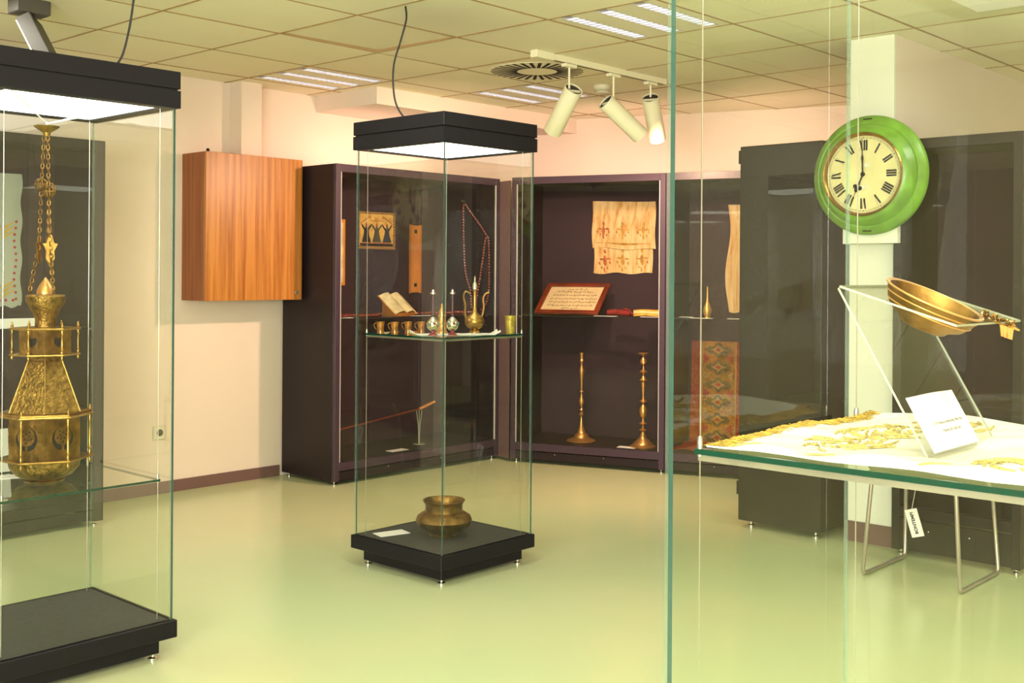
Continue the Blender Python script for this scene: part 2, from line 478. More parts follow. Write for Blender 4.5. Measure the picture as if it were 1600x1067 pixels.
# boxed-in duct along the wall and under the ceiling
tb = MB(); tb.prism([(4.72, 5.525), (on_w2(5.525) + 0.02, 5.525), (on_w2(WY) + 0.02, WY + 0.02), (4.72, WY + 0.02)], 2.42, CZ + 0.02)
struct('trim_2', tb, WALL)

# ceiling: backing slab, each tile a piece of its own
cs = MB(); cs.box(-2.4, FAR + 0.4, -2.8, 6.3, CZ + 0.02, CZ + 0.08)
ceiling = struct('ceiling', cs, CEILB)
PX, PY, GX, GY = 0.645, 0.607, 4.0, 4.068
ADDED_LIT = [(-2, -2), (-4, 1), (1, -5), (-5, -3), (-2, -6), (-6, -7)]  # tiles of unseen luminaires added to light the room from above
FIX = {(0, 2), (0, -2), (2, 1)} | set(ADDED_LIT)
VENT = (1, 0)
tile_me = {}
def tile_mesh(w_, d_):
    k = (round(w_, 3), round(d_, 3))
    if k not in tile_me:
        t = MB(); t.box(-w_ / 2 + 0.0042, w_ / 2 - 0.0042, -d_ / 2 + 0.0042, d_ / 2 - 0.0042, 0, 0.019)
        me = bpy.data.meshes.new('ceiling_tile'); me.from_pydata(t.v, [], t.f); me.materials.append(TILE)
        tile_me[k] = me
    return tile_me[k]
tile_n = 0
for i in range(-10, 8):
    for j in range(-12, 4):
        x0, x1 = GX + i * PX, GX + (i + 1) * PX
        y0, y1 = GY + j * PY, min(GY + (j + 1) * PY, WY - 0.002)
        if (i, j) in FIX or y1 - y0 < 0.05: continue
        if x0 > on_w2((y0 + y1) / 2) + 0.1 or y1 < -2.75 or x1 < -2.35: continue
        o = bpy.data.objects.new('ceiling_tile', tile_mesh(x1 - x0, y1 - y0)); C.objects.link(o)
        o.parent = ceiling
        dz = random.uniform(-0.0008, 0.0008)
        o.location = ((x0 + x1) / 2, (y0 + y1) / 2, CZ + dz)
        if (i, j) == (-1, 0): o.rotation_euler = (R(0.9), R(-0.7), 0); o.location.z += 0.006
        if (i, j) == (0, 0): o.rotation_euler = (R(-0.25), R(-0.3), 0)

GRIDBAR = mat('grid_bar_paint', (0.40, 0.26, 0.12), 0.7)
for i in range(-9, 8):
    x = GX + i * PX
    ye = WY - 0.002 if x < CORN else min(WY, W2.y + D2.y * (x - W2.x) / D2.x)
    g = MB(); g.box(x - 0.0058, x + 0.0058, -2.66, ye, CZ - 0.0025, CZ + 0.012); obj('grid_bar', g, GRIDBAR, ceiling)
for j in range(-11, 4):
    y = GY + j * PY
    g = MB(); g.box(-2.28, on_w2(y), y - 0.0058, y + 0.0058, CZ - 0.0026, CZ + 0.0119); obj('grid_bar', g, GRIDBAR, ceiling)

# ------------------------------------------------------------------ ceiling luminaires
def luminaire(i, j, label):
    x0, y0 = GX + i * PX, GY + j * PY
    t = thing('ceiling_luminaire', label, 'ceiling light', (x0 + PX / 2, y0 + PY / 2, CZ), 0, 'recessed louvre luminaires')
    hx, hy = PX / 2 - 0.004, PY / 2 - 0.004
    ys = (-0.205, 0.0, 0.205); hw = 0.034; lx = hx - 0.012
    tr_ = MB(); e = [-hy]
    for y in ys: e += [y - hw, y + hw]
    e.append(hy)
    for k in range(0, len(e), 2): tr_.box(-hx, hx, e[k], e[k + 1], 0, 0.016)
    for y in ys:
        tr_.box(-hx, -lx, y - hw, y + hw, 0, 0.016); tr_.box(lx, hx, y - hw, y + hw, 0, 0.016)
    obj('tray', tr_, TRAY, t)
    for y in ys:
        l = MB()
        for k in range(14):
            x = -lx + 0.03 + k * (2 * lx - 0.06) / 13
            l.box(x - 0.004, x + 0.004, y - hw, y + hw, -0.002, 0.014)
        l.box(-lx, lx, y - hw, y - hw + 0.003, -0.002, 0.014); l.box(-lx, lx, y + hw - 0.003, y + hw, -0.002, 0.014)
        obj('louvre', l, LOUVRE, t)
        d = MB(); d.box(-lx + 0.03, lx - 0.03, y - hw + 0.004, y + hw - 0.004, 0.0145, 0.0165)
        obj('lamp_strip', d, TUBE, t)
        for sx in (-1, 1):
            k = MB(); k.box(min(sx * (lx - 0.03), sx * lx), max(sx * (lx - 0.03), sx * lx), y - hw + 0.004, y + hw - 0.004, 0.0145, 0.0165)
            obj('lamp_socket', k, DARKIN, t)
    return t
luminaire(0, 2, 'three-strip louvre ceiling light above the wood wall cupboard, beside the boxed duct')
luminaire(0, -2, 'three-strip louvre ceiling light cut by the top edge of the photo')
luminaire(2, 1, 'three-strip louvre ceiling light just beyond the round ceiling vent')
for (i, j), lab in zip(ADDED_LIT, ('added lit louvre ceiling light out of frame over the brass pot vitrine', 'added lit louvre ceiling light out of frame over the brass lantern vitrine',
                             'added lit louvre ceiling light out of frame in front of the clock', 'added lit louvre ceiling light out of frame above the viewer',
                             'added lit louvre ceiling light out of frame above the embroidered cloth vitrine', 'added lit louvre ceiling light out of frame by the added windows')):
    luminaire(i, j, lab)
    area('added_fill_light', (GX + (i + 0.5) * PX, GY + (j + 0.5) * PY, CZ - 0.006), (GX + (i + 0.5) * PX, GY + (j + 0.5) * PY + 0.001, 0), 0.54, 0.50, LUMW, LUMC)  # added fill lamp under each unseen luminaire

# round swirl vent under its tile
vx, vy = GX + 1.52 * PX, GY + 0.53 * PY
t = thing('ceiling_vent', 'round ceiling vent with black radial slots behind the spotlight track', 'vent', (vx, vy, CZ - 0.0035))
pl_ = MB(); pl_.lathe([(0, 0.003), (0.288, 0.003), (0.290, 0.002), (0.288, 0.0), (0, 0.0)], 40)
obj('plate', pl_, TILE, t)
slot = MB()
slot.box(0.118, 0.272, -0.010, 0.010, -0.0012, 0.0006)
sl0 = None
for k in range(32):
    a = 2 * PI * k / 32
    if sl0 is None: sl0 = obj('slot', slot, INK, t); o = sl0
    else: o = sl0.copy(); C.objects.link(o); o.parent = t
    o.rotation_euler = (0, 0, a)

# smoke detector
t = thing('smoke_detector', 'small cream smoke detector on the ceiling beyond the spotlight track', 'smoke detector', (5.633, 4.415, CZ - 0.05))
s_ = MB(); s_.lathe([(0, 0), (0.035, 0.001), (0.045, 0.012), (0.045, 0.022), (0.055, 0.026), (0.055, 0.05), (0, 0.05)], 24)
obj('body', s_, WHITEPLASTIC, t, True)
s_ = MB(); s_.lathe([(0.0455, 0.013), (0.047, 0.0145), (0.0455, 0.016)], 24); obj('grille', s_, DARKIN, t, True)

# ------------------------------------------------------------------ track and spotlights
TY = 3.985
t = thing('track_rail', 'cream ceiling track rail carrying three tube spotlights', 'track', (5.1, TY, CZ))
r_ = MB(); r_.box(-0.60, 0.60, -0.018, 0.018, -0.034, 0.0); obj('rail', r_, SPOTW, t, bev=0.002)
r_ = MB(); r_.box(-0.61, -0.46, -0.024, 0.024, -0.04, 0.0); obj('feed_box', r_, SPOTW, t, bev=0.003)
r_ = MB(); r_.box(-0.46, 0.58, -0.006, 0.006, -0.0355, -0.0335); obj('groove', r_, DARKIN, t)
WARM = (1.0, 0.62, 0.43)
def track_spot(x, drop, axis_cam, label, off, watts, size, aim=None):
    # axis_cam: direction from light mouth to the open back, in (right, up, towards viewer)
    ax = (rgt * axis_cam[0] + up * axis_cam[1] - fwd * axis_cam[2]).normalized()
    t = thing('track_spotlight', label, 'spotlight', (x, TY, CZ - 0.036), 0, 'tube spotlights on the ceiling track')
    g = MB(); g.box(-0.05, 0.05, -0.016, 0.016, -0.018, 0.0); obj('adapter', g, SPOTW, t, bev=0.002)
    st = MB(); st.tube([(0, 0, -0.015), (0, 0, -drop)], 0.006, 8); obj('stem', st, SPOTW, t, True)
    Ln, rr = 0.30, 0.052
    pivot = Vector((0, 0, -drop)) 
    ctr = pivot + Vector(off)
    q = ax.to_track_quat('Z', 'Y').to_matrix().to_4x4(); q.translation = ctr
    h = MB()
    h.lathe([(rr - 0.004, Ln / 2 - 0.10), (rr - 0.004, Ln / 2), (rr, Ln / 2), (rr, -Ln / 2), (rr - 0.004, -Ln / 2), (rr - 0.004, -Ln / 2 + 0.07)], 28)
    h.xf(q)
    hs = obj('housing', h, SPOTW, t, True)
    k = MB(); k.lathe([(0, Ln / 2 - 0.10), (rr - 0.0045, Ln / 2 - 0.099), (rr - 0.0045, Ln / 2 - 0.008)], 28); k.xf(q); obj('inner_baffle', k, DARKIN, t, True)
    k = MB(); k.box(-rr + 0.002, rr - 0.002, -0.007, 0.007, Ln / 2 - 0.02, Ln / 2 - 0.012); k.xf(q); obj('yoke', k, SPOTW, t)
    k = MB(); k.lathe([(0, -Ln / 2 + 0.06), (rr - 0.006, -Ln / 2 + 0.07)], 20); k.xf(q)
    obj('lens', k, mat('warm_lamp_lens', (0.9, 0.9, 0.9), 0.4, emit=((1.0, 0.75, 0.5), 6)), t)
    lo = Vector((x, TY, CZ - 0.036)) + ctr - ax * (Ln / 2 + 0.012)
    spot('spot_beam', lo, aim if aim else -ax, watts, WARM, size)
    return t
track_spot(4.79, 0.135, (0.366, 0.711, 0.60), 'cream tube spotlight tilted toward the beads cabinet, open dark back end showing', tuple(rgt * -0.03 + up * -0.11 + fwd * 0.07), 150, 150)
track_spot(5.19, 0.150, (-0.72, 0.61, 0.33), 'cream tube spotlight lying most slanted, middle of the three on the track', tuple(rgt * 0.06 + up * -0.10 + fwd * 0.05), 70, 140)
track_spot(5.555, 0.09, (-0.23, 0.765, 0.60), 'cream tube spotlight with its lower half brightly lit, at the track end', tuple(rgt * 0.03 + up * -0.12 + fwd * 0.07), 55, 150)

# flood projector on the ceiling above the mosque lamp case
t = thing('flood_projector', 'grey box ceiling floodlight hanging tilted at the top left corner', 'floodlight', (2.22, 4.95, CZ))
g = MB(); g.box(-0.075, 0.075, -0.05, 0.05, -0.065, 0); obj('mount', g, GREYMETAL, t, bev=0.004)
g = MB(); g.lathe([(0, -0.09), (0.022, -0.09), (0.022, -0.065)], 14); obj('swivel', g, GREYMETAL, t, True)
fx = (rgt * -0.80 + up * -0.45 + fwd * -0.1).normalized()
fz = (rgt * -0.45 + up * 0.85 + fwd * 0.2); fz = (fz - fx * fz.dot(fx)).normalized(); fy = fz.cross(fx)
Mh = basis(fx, fy, fz, Vector((0, 0, -0.09)) - fz * 0.11 + fx * 0.0)
g = MB(); g.box(-0.03, 0.035, -0.07, 0.07, -0.13, 0.11); g.xf(Mh); obj('lamp_head', g, GREYMETAL, t, bev=0.004)
g = MB(); g.box(0.0355, 0.04, -0.064, 0.064, -0.12, 0.10); g.xf(Mh)
obj('lamp_glass', g, mat('flood_lens', (0.9, 0.9, 0.9), 0.4, emit=((1, 0.93, 0.8), 4.0)), t)
g = MB(); g.box(-0.04, 0.05, -0.078, 0.078, -0.142, -0.128); g.xf(Mh); obj('visor', g, WHITEPLASTIC, t)

# ------------------------------------------------------------------ free-standing glass vitrines
VW = 0.575
def vitrine(x0, y0, label, shelf_z, cord=None, rail=True, shelf_in=0.03, prongs=()):
    W = VW
    t = thing('glass_vitrine', label, 'vitrine', (x0 + W / 2, y0 + W / 2, 0), 0)
    h = W / 2
    g = MB(); g.box(-h + 0.03, h - 0.03, -h + 0.03, h - 0.03, 0.02, 0.075); obj('plinth', g, BLACK, t, bev=0.002)
    g = MB(); g.box(-h - 0.012, h + 0.012, -h - 0.012, h + 0.012, 0.075, 0.135); obj('base_tray', g, BLACK, t, bev=0.0025)
    g = MB(); g.box(-h + 0.012, h - 0.012, -h + 0.012, h - 0.012, 0.135, 0.1375); obj('deck', g, PLINTH, t)
    for sx in (-1, 1):
        for sy in (-1, 1):
            g = MB(); c = (sx * (h - 0.045), sy * (h - 0.045), 0)
            g.lathe([(0, 0), (0.016, 0), (0.016, 0.006), (0.006, 0.009), (0.006, 0.022), (0, 0.022)], 14, c); obj('foot', g, CHROME, t, True)
    za, zb, th = 0.135, 1.905, 0.008
    for sx in (-1, 1):
        g = MB(); g.box(min(sx * h, sx * (h - th)), max(sx * h, sx * (h - th)), -h, h, za, zb, thin=0); obj('glass_pane', g, [GLASS, EDGE], t)
        g = MB(); g.box(-h + th + 0.0005, h - th - 0.0005, min(sx * h, sx * (h - th)), max(sx * h, sx * (h - th)), za, zb, thin=1); obj('glass_pane', g, [GLASS, EDGE], t)
    # cap
    g = MB(); g.box(-h - 0.012, h + 0.012, -h - 0.012, -h + 0.04, 1.898, 1.958); g.box(-h - 0.012, h + 0.012, h - 0.04, h + 0.012, 1.898, 1.958)
    g.box(-h - 0.012, -h + 0.04, -h + 0.04, h - 0.04, 1.898, 1.958); g.box(h - 0.04, h + 0.012, -h + 0.04, h - 0.04, 1.898, 1.958)
    g.box(-h + 0.04, h - 0.04, -h + 0.04, h - 0.04, 1.944, 1.958)
    obj('cap_frame', g, BLACK, t)
    g = MB(); g.box(-h - 0.004, h + 0.004, -h - 0.004, h + 0.004, 1.958, 1.964); obj('shadow_gap', g, INK, t)
    g = MB(); g.box(-h - 0.012, h + 0.012, -h - 0.012, h + 0.012, 1.964, 2.024); obj('cap_lid', g, BLACK, t, bev=0.002)
    g = MB(); g.box(-h + 0.0405, h - 0.0405, -h + 0.0405, h - 0.0405, 1.902, 1.910); obj('light_panel', g, PANEL, t)
    # shelf on four cables
    s = h - shelf_in
    g = MB(); g.box(-s, s, -s, s, shelf_z - 0.008, shelf_z, thin=2); obj('glass_shelf', g, [GLASS, EDGE_D], t)
    if rail:
        g = MB(); g.box(-s + 0.004, -s + 0.012, -s + 0.004, s - 0.004, shelf_z - 0.0175, shelf_z - 0.0082); obj('shelf_rail', g, ALU, t)
        g = MB(); g.box(-s + 0.012, s - 0.004, -s + 0.004, -s + 0.012, shelf_z - 0.0175, shelf_z - 0.0082); obj('shelf_rail', g, ALU, t)
    for sx in (-1, 1):
        for sy in (-1, 1):
            cx, cy = sx * (s - 0.006), sy * (s - 0.006)
            g = MB(); g.tube([(cx, cy, 0.1376), (cx, cy, 1.902)], 0.0011, 6); obj('cable', g, STEEL, t, True)
            g = MB(); g.lathe([(0, -0.012), (0.0036, -0.0115), (0.0042, 0.0), (0.0042, 0.013), (0.0028, 0.018), (0, 0.018)], 12, (cx, cy, shelf_z)); obj('connector', g, STEEL, t, True)
    return t
CX0, CY0v = 3.325, 3.455
RX0, RY0v = 1.358, 0.369
LX0, LY0v = 1.489, 3.49
SZC, SZR, SZL = 1.060, 1.083, 0.62
vitrine(CX0, CY0v, 'slim glass vitrine with black cap and base holding the squat brass pot', SZC)
vitrine(RX0, RY0v, 'glass vitrine with the gold-embroidered cloth on its shelf, cap out of frame', SZR)
v_left = vitrine(LX0, LY0v, 'glass vitrine cut by the photo edge, with the tall brass lantern inside', SZL, rail=False)
v_left.scale.x = 1.06; v_left.location.x = 2.076 - VW * 0.53

def cord_obj(pts, label):
    # smooth the points
    P = [Vector(p) for p in pts]; out = []
    for i in range(len(P) - 1):
        a, b, c, d = P[max(i - 1, 0)], P[i], P[i + 1], P[min(i + 2, len(P) - 1)]
        for k in range(6):
            u = k / 6
            out.append(0.5 * ((2 * b) + (c - a) * u + (2 * a - 5 * b + 4 * c - d) * u * u + (3 * b - a - 3 * c + d) * u ** 3))
    out.append(P[-1])
    g = MB(); g.tube(out, 0.0042, 8)
    return tag(obj('power_cord', g, CORD, None, True), label, 'cord')
cz = (3.388, 3.774)
def off(p, r_, z): return (p[0] + rgt.x * r_, p[1] + rgt.y * r_, z)
cord_obj([off(cz, 0, CZ), off(cz, 0.004, 2.47), off(cz, -0.022, 2.37), off(cz, -0.05, 2.27), off(cz, -0.052, 2.17), off(cz, -0.038, 2.09), off(cz, 0.0, 2.03), off(cz, 0.03, 2.0245)],
         'black power cord from ceiling down to the cap of the brass pot vitrine')
c2 = (2.03, 3.80)
cord_obj([off(c2, 0.08, CZ), off(c2, 0.075, 2.45), off(c2, 0.055, 2.33), off(c2, 0.035, 2.2), off(c2, 0.0, 2.09), off(c2, -0.08, 2.045), off(c2, -0.14, 2.0245)],
         'black power cord rising from the cap of the brass lantern vitrine')

# ------------------------------------------------------------------ wall cabinets with glazed fronts
def cabinet(label, loc, rotz, W, D=0.55, H=2.02, base_h=0.145, shelf=1.04, stile=0.04, cf=None, cs_=None, strips=True):
    cf = cf or CASE_F; cs_ = cs_ or CASE
    t = thing('display_cabinet', label, 'cabinet', loc, rotz)
    for x0 in (0, W - 0.02):
        g = MB(); g.box(x0, x0 + 0.02, 0.022, D, 0.025, H); obj('side_panel', g, cs_, t, bev=0.0015)
    g = MB(); g.box(0.02, W - 0.02, 0.022, D, H - 0.03, H); obj('top_panel', g, cs_, t)
    g = MB(); g.box(0.02, W - 0.02, D - 0.015, D, base_h, H - 0.03); obj('back_panel', g, CASE_B, t)
    g = MB(); g.box(0.02, W - 0.02, 0.022, D - 0.015, base_h - 0.02, base_h); obj('deck', g, cs_, t)
    for x0 in (0, W - stile):
        g = MB(); g.box(x0, x0 + stile, 0, 0.022, 0.025, H); obj('stile', g, cf, t, bev=0.0015)
    g = MB(); g.box(stile, W - stile, 0, 0.022, H - 0.05, H); obj('header', g, cf, t, bev=0.0015)
    g = MB(); g.box(stile, W - stile, 0, 0.022, base_h - 0.055, base_h - 0.003); obj('bottom_rail', g, cf, t, bev=0.0015)
    g = MB(); g.box(stile, W - stile, 0.006, 0.022, 0.03, base_h - 0.062); obj('kick_board', g, cs_, t)
    for fx in (0.3, 0.62):
        g = MB(); g.sphere((W * fx, 0.004, (base_h - 0.06) * 0.62 + 0.02), 0.005, 8, 6); obj('lock', g, CHROME, t, True)
    g = MB(); g.box(stile + 0.002, W - stile - 0.002, 0.008, 0.014, base_h - 0.003, H - 0.05, thin=1); obj('glass_door', g, [GLASS_CASE, EDGE], t)
    for x0 in (stile - 0.001, W - stile - 0.003) if strips else ():
        g = MB(); g.box(x0, x0 + 0.004, -0.002, 0.0075, base_h, H - 0.05); obj('edge_strip', g, EDGE_L, t)
    if shelf:
        g = MB(); g.box(0.022, W - 0.022, 0.07, D - 0.02, shelf - 0.008, shelf, thin=2); obj('glass_shelf', g, [GLASS_CASE, mat('dark_shelf_edge', (0.02, 0.022, 0.02), 0.2)], t)
        for fx in (0.02, W - 0.028):
            for fy in (0.1, D - 0.08):
                g = MB(); g.box(fx, fx + 0.008, fy, fy + 0.02, shelf - 0.02, shelf - 0.0085); obj('shelf_peg', g, STEEL, t)
    for fx in (0.03, W - 0.03):
        for fy in (0.04, D - 0.04):
            g = MB(); g.lathe([(0, 0), (0.015, 0), (0.015, 0.006), (0.006, 0.01), (0.006, 0.026), (0, 0.026)], 12, (fx, fy, 0)); obj('foot', g, CHROME, t, True)
    return t
C1X, C1Y = 4.44, 5.58
SH = 1.045
cab1 = cabinet('dark aubergine cabinet with red beads and dervish picture, beside the wood cupboard', (C1X, C1Y, 0), 0, 1.495, shelf=SH)
cab2 = cabinet('dark aubergine cabinet holding candlesticks and a hung stained textile', (O2.x, O2.y, 0), A2, 1.125, shelf=SH)
def c2p(s, q, z): return (O2.x + D2.x * s + N2.x * q, O2.y + D2.y * s + N2.y * q, z)
cab2b = cabinet('dark aubergine cabinet with the red rug, half hidden by the tower cabinet', c2p(1.129, 0, 0), A2, 1.125, shelf=SH)
cab5 = cabinet('dark cabinet with embroidered towel behind the brass lantern vitrine', (1.46, 5.60, 0), 0, 1.46, cf=CASE_G, cs_=CASE_G, shelf=SH, stile=0.055, strips=False)
cab4 = cabinet('dark umber cabinet beside the white column under the clock', (5.242, 2.325, 0), -PI / 2, 0.595, D=0.5, H=1.99, base_h=0.24, shelf=None, cf=CASE_G, cs_=CASE_G, strips=False)
# added strip lamps, unseen behind the headers, to brighten the wall above
def washer(par, W):
    g = MB(); g.box(0.15, W - 0.15, 0.30, 0.36, 2.02, 2.045); obj('added_washer', g, mat('added_washer_strip', (0.8, 0.8, 0.8), 0.5), par)
    d = bpy.data.lights.new('added_washer_light', 'AREA'); d.shape = 'RECTANGLE'; d.size = W - 0.35; d.size_y = 0.05
    d.energy = 3.2; d.color = (1.0, 0.60, 0.44)
    o = bpy.data.objects.new('added_washer_light', d); C.objects.link(o); o.parent = par
    o.location = (W / 2, 0.33, 2.05); o.rotation_euler = (R(180 - 25), 0, 0)
washer(cab1, 1.495); washer(cab2, 1.125); washer(cab2b, 1.125)
# corner filler strip between the two cabinets
g = MB(); g.prism([(C1X + 1.4955, 5.585), (O2.x - 0.002, O2.y + 0.012), (O2.x + 0.05, O2.y + 0.05), (C1X + 1.51, 5.66)], 0.02, 2.0)
struct('trim_3', g, mat('mauve_filler', (0.20, 0.115, 0.115), 0.45))

# tower cabinet with glazed upper part in front of the column
t = thing('tower_cabinet', 'dark tower cabinet with glazed upper half standing before the white column', 'cabinet', (5.245, 2.70, 0))
TD, TW, TZ0, TZ1, TH = 0.55, 0.475, 0.69, 1.855, 2.02
g = MB(); g.box(0, TD, 0, TW, 0.035, TZ0); obj('base_box', g, CASE_G, t, bev=0.002)
g = MB(); g.box(0, TD, 0, TW, TZ1, TH); obj('top_box', g, CASE_G, t, bev=0.002)
g = MB(); g.box(0, TD, TW - 0.165, TW, TZ0, TZ1); obj('side_panel', g, CASE_G, t)
g = MB(); g.box(TD - 0.02, TD, 0, TW - 0.165, TZ0, TZ1); obj('back_panel', g, CASE, t)
g = MB(); g.box(0.004, 0.010, 0.004, TW - 0.166, TZ0 + 0.001, TZ1 - 0.001, thin=0); obj('glass_front', g, [GLASS_CASE, EDGE], t)
g = MB(); g.box(0.011, TD - 0.021, 0.004, 0.010, TZ0 + 0.001, TZ1 - 0.001, thin=1); obj('glass_side', g, [GLASS_CASE, EDGE], t)
g = MB(); g.box(-0.001, 0.03, TW, TW + 0.01, 1.93, 2.0); obj('hinge', g, CASE, t)
g = MB(); g.box(-0.001, 0.03, TW, TW + 0.01, 0.17, 0.24); obj('hinge', g, CASE, t)
for fx in (0.05, TD - 0.05):
    for fy in (0.05, TW - 0.05):
        g = MB(); g.lathe([(0, 0), (0.018, 0), (0.018, 0.008), (0.007, 0.012), (0.007, 0.036), (0, 0.036)], 12, (fx, fy, 0)); obj('foot', g, CHROME, t, True)

# ------------------------------------------------------------------ wood wall cupboard
t = thing('wall_cupboard', 'orange cherry-wood cupboard hung on the wall', 'cupboard', (3.705, 5.885, 1.162))
WX, WD, WH = 0.705, 0.264, 0.893
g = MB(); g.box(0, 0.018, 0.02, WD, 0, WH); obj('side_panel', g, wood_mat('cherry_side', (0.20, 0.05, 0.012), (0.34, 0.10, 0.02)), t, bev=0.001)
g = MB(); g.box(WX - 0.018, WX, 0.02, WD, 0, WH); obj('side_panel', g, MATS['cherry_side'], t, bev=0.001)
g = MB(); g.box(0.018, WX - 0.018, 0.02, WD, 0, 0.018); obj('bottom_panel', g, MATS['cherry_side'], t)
g = MB(); g.box(0.018, WX - 0.018, 0.02, WD, WH - 0.018, WH); obj('top_panel', g, WOOD, t)
g = MB(); g.box(0.018, WX - 0.018, WD - 0.01, WD, 0.018, WH - 0.018); obj('back_panel', g, WOOD, t)
d_ = obj('door', MB().box(0, WX, 0, 0.0195, 0, WH), WOOD, t, bev=0.001)
g = MB(); g.lathe([(0, 0.012), (0.010, 0.011), (0.013, 0.006), (0.013, 0)], 16, M=Matrix.Translation((WX - 0.045, 0, 0.045)) @ Matrix.Rotation(PI / 2, 4, 'X'))
obj('lock_knob', g, CHROME, d_, True)
g = MB(); g.lathe([(0, 0.022), (0.008, 0.02), (0.010, 0.012), (0.010, 0)], 12, (0.03, 0.03, WH)); obj('hanging_hook', g, INK, t, True)

# wall socket low on the wall
t = thing('wall_socket', 'square white power socket low on the wall, seen through the lantern vitrine', 'socket', (3.56, WY, 0.367))
g = MB(); g.box(-0.042, 0.042, -0.012, 0, -0.042, 0.042); obj('plate', g, WHITEPLASTIC, t, bev=0.004)
g = MB(); g.lathe([(0, 0.0135), (0.020, 0.0135), (0.021, 0.012)], 18, M=Matrix.Rotation(PI / 2, 4, 'X')); obj('socket_well', g, DARKIN, t)

# ------------------------------------------------------------------ wall clock on the column
CKY, CKZ = 2.495, 1.838
t = thing('wall_clock', 'large round green wall clock with roman numerals on the white column', 'clock', (5.20, 2.495 * 0.969, EYE + 0.503 * 0.969))
t.scale = (0.969, 0.969, 0.969)
MC = basis((0, -1, 0), (0, 0, 1), (-1, 0, 0))      # local: x right on the dial, y up, z out of the wall
def ck(name, mb, m_, smooth=False, parent=None): mb.xf(MC); return obj(name, mb, m_, parent or t, smooth)
g = MB(); g.lathe([(0, 0), (0.285, 0), (0.297, 0.012), (0.298, 0.03), (0.290, 0.042), (0.262, 0.060), (0.255, 0.058), (0.250, 0.066), (0.232, 0.094), (0.222, 0.104), (0.206, 0.108), (0.198, 0.100), (0.198, 0.06), (0, 0.06)], 72)
ck('case', g, GREEN, True)
g = MB(); g.lathe([(0.206, 0.104), (0.208, 0.112), (0.203, 0.118), (0.197, 0.114), (0.192, 0.102), (0.190, 0.092)], 72); ck('bezel', g, BRASS, True)
g = MB(); g.lathe([(0.191, 0.092), (0.191, 0.094), (0, 0.094)], 64); ck('dial', g, DIAL)
g = MB()
for k in range(60):
    a = 2 * PI * k / 60; c_, s_ = math.sin(a), math.cos(a); wd = 0.0018 if k % 5 else 0.0035
    ln = 0.006
    Mk = basis((s_, -c_, 0), (c_, s_, 0), (0, 0, 1))
    g.prism([(-wd / 2, 0.178), (wd / 2, 0.178), (wd / 2, 0.178 + ln), (-wd / 2, 0.178 + ln)], 0.0941, 0.0946, M=Mk)
for rr0, rr1 in ((0.1775, 0.1785), (0.1845, 0.1855)):
    b0 = len(g.v)
    for k in range(72):
        a = 2 * PI * k / 72
        g.v.append((rr0 * math.cos(a), rr0 * math.sin(a), 0.0945)); g.v.append((rr1 * math.cos(a), rr1 * math.sin(a), 0.0945))
    for k in range(72):
        j = (k + 1) % 72
        g.f.append((b0 + 2 * k, b0 + 2 * k + 1, b0 + 2 * j + 1, b0 + 2 * j)); g.mi.append(0)
ck('minute_track', g, INK)
NUM = ['XII', 'I', 'II', 'III', 'IIII', 'V', 'VI', 'VII', 'VIII', 'IX', 'X', 'XI']
for k, s_ in enumerate(NUM):
    g = MB(); a = -2 * PI * k / 12
    Mk = Matrix.Rotation(a, 4, 'Z')
    r0, r1 = 0.118, 0.170
    wI, wV = 0.0118, 0.021
    tw = sum(wI if ch == 'I' else wV for ch in s_)
    x = -tw / 2
    for ch in s_:
        wch = wI if ch == 'I' else wV; xm = x + wch / 2
        def bar(xa, xb, th): g.prism([(xa - th / 2, r0), (xa + th / 2, r0), (xb + th / 2, r1), (xb - th / 2, r1)], 0.0941, 0.0948, M=Mk)
        def ser(c, hw_):
            for rr0, rr1 in ((r0 - 0.002, r0 + 0.0015), (r1 - 0.0015, r1 + 0.002)):
                g.prism([(c - hw_, rr0), (c + hw_, rr0), (c + hw_, rr1), (c - hw_, rr1)], 0.0941, 0.0948, M=Mk)
        if ch == 'I': bar(xm, xm, 0.0092)
        elif ch == 'V': bar(xm + 0.001, xm - 0.006, 0.0085); bar(xm + 0.003, xm + 0.0095, 0.0016)
        else: bar(xm + 0.006, xm - 0.006, 0.0085); bar(xm - 0.008, xm + 0.008, 0.0016)
        x += wch
    ck('numeral', g, INK)
def hand(ang, L_, name, spade):
    Mk = Matrix.Rotation(-R(ang), 4, 'Z'); g = MB(); z0 = 0.099 if spade else 0.102
    g.prism([(-0.004, 0), (0.004, 0), (0.0035, L_ * 0.35), (0.007, L_ * 0.45), (0.0025, L_ * 0.55), (0.0012, L_), (-0.0012, L_), (-0.0025, L_ * 0.55), (-0.007, L_ * 0.45), (-0.0035, L_ * 0.35)], z0, z0 + 0.0014, M=Mk)
    if spade:
        for cx_, cy_, r_ in ((0, 0.72, 0.012), (0.014, 0.60, 0.011), (-0.014, 0.60, 0.011)):
            g.prism([(cx_ + r_ * math.cos(q * PI / 6), L_ * cy_ + r_ * math.sin(q * PI / 6)) for q in range(12)], z0, z0 + 0.0014, M=Mk)
    g.lathe([(0, z0 + 0.004), (0.011, z0 + 0.003), (0.011, z0)], 16)
    ck(name, g, INK)
hand(-1.5, 0.176, 'minute_hand', False)
hand(204, 0.115, 'hour_hand', True)
for (hx, hy) in ((0.018, 0.045), (0.004, -0.062)):
    g = MB(); g.lathe([(0.0, 0.0945), (0.006, 0.0945), (0.011, 0.0975), (0.013, 0.0965), (0.013, 0.0935)], 18, (hx, hy, 0)); ck('winding_hole', g, WHITEPLASTIC, True)
for sy in (1, -1):
    g = MB(); g.box(-0.022, 0.022, sy * 0.278 - 0.003, sy * 0.278 + 0.003, 0.036, 0.0535); ck('slot', g, INK)
g = MB(); g.box(-0.12, 0.135, -0.338, 0.10, -0.034, -0.0005); ck('pendulum_box', g, WALLW)
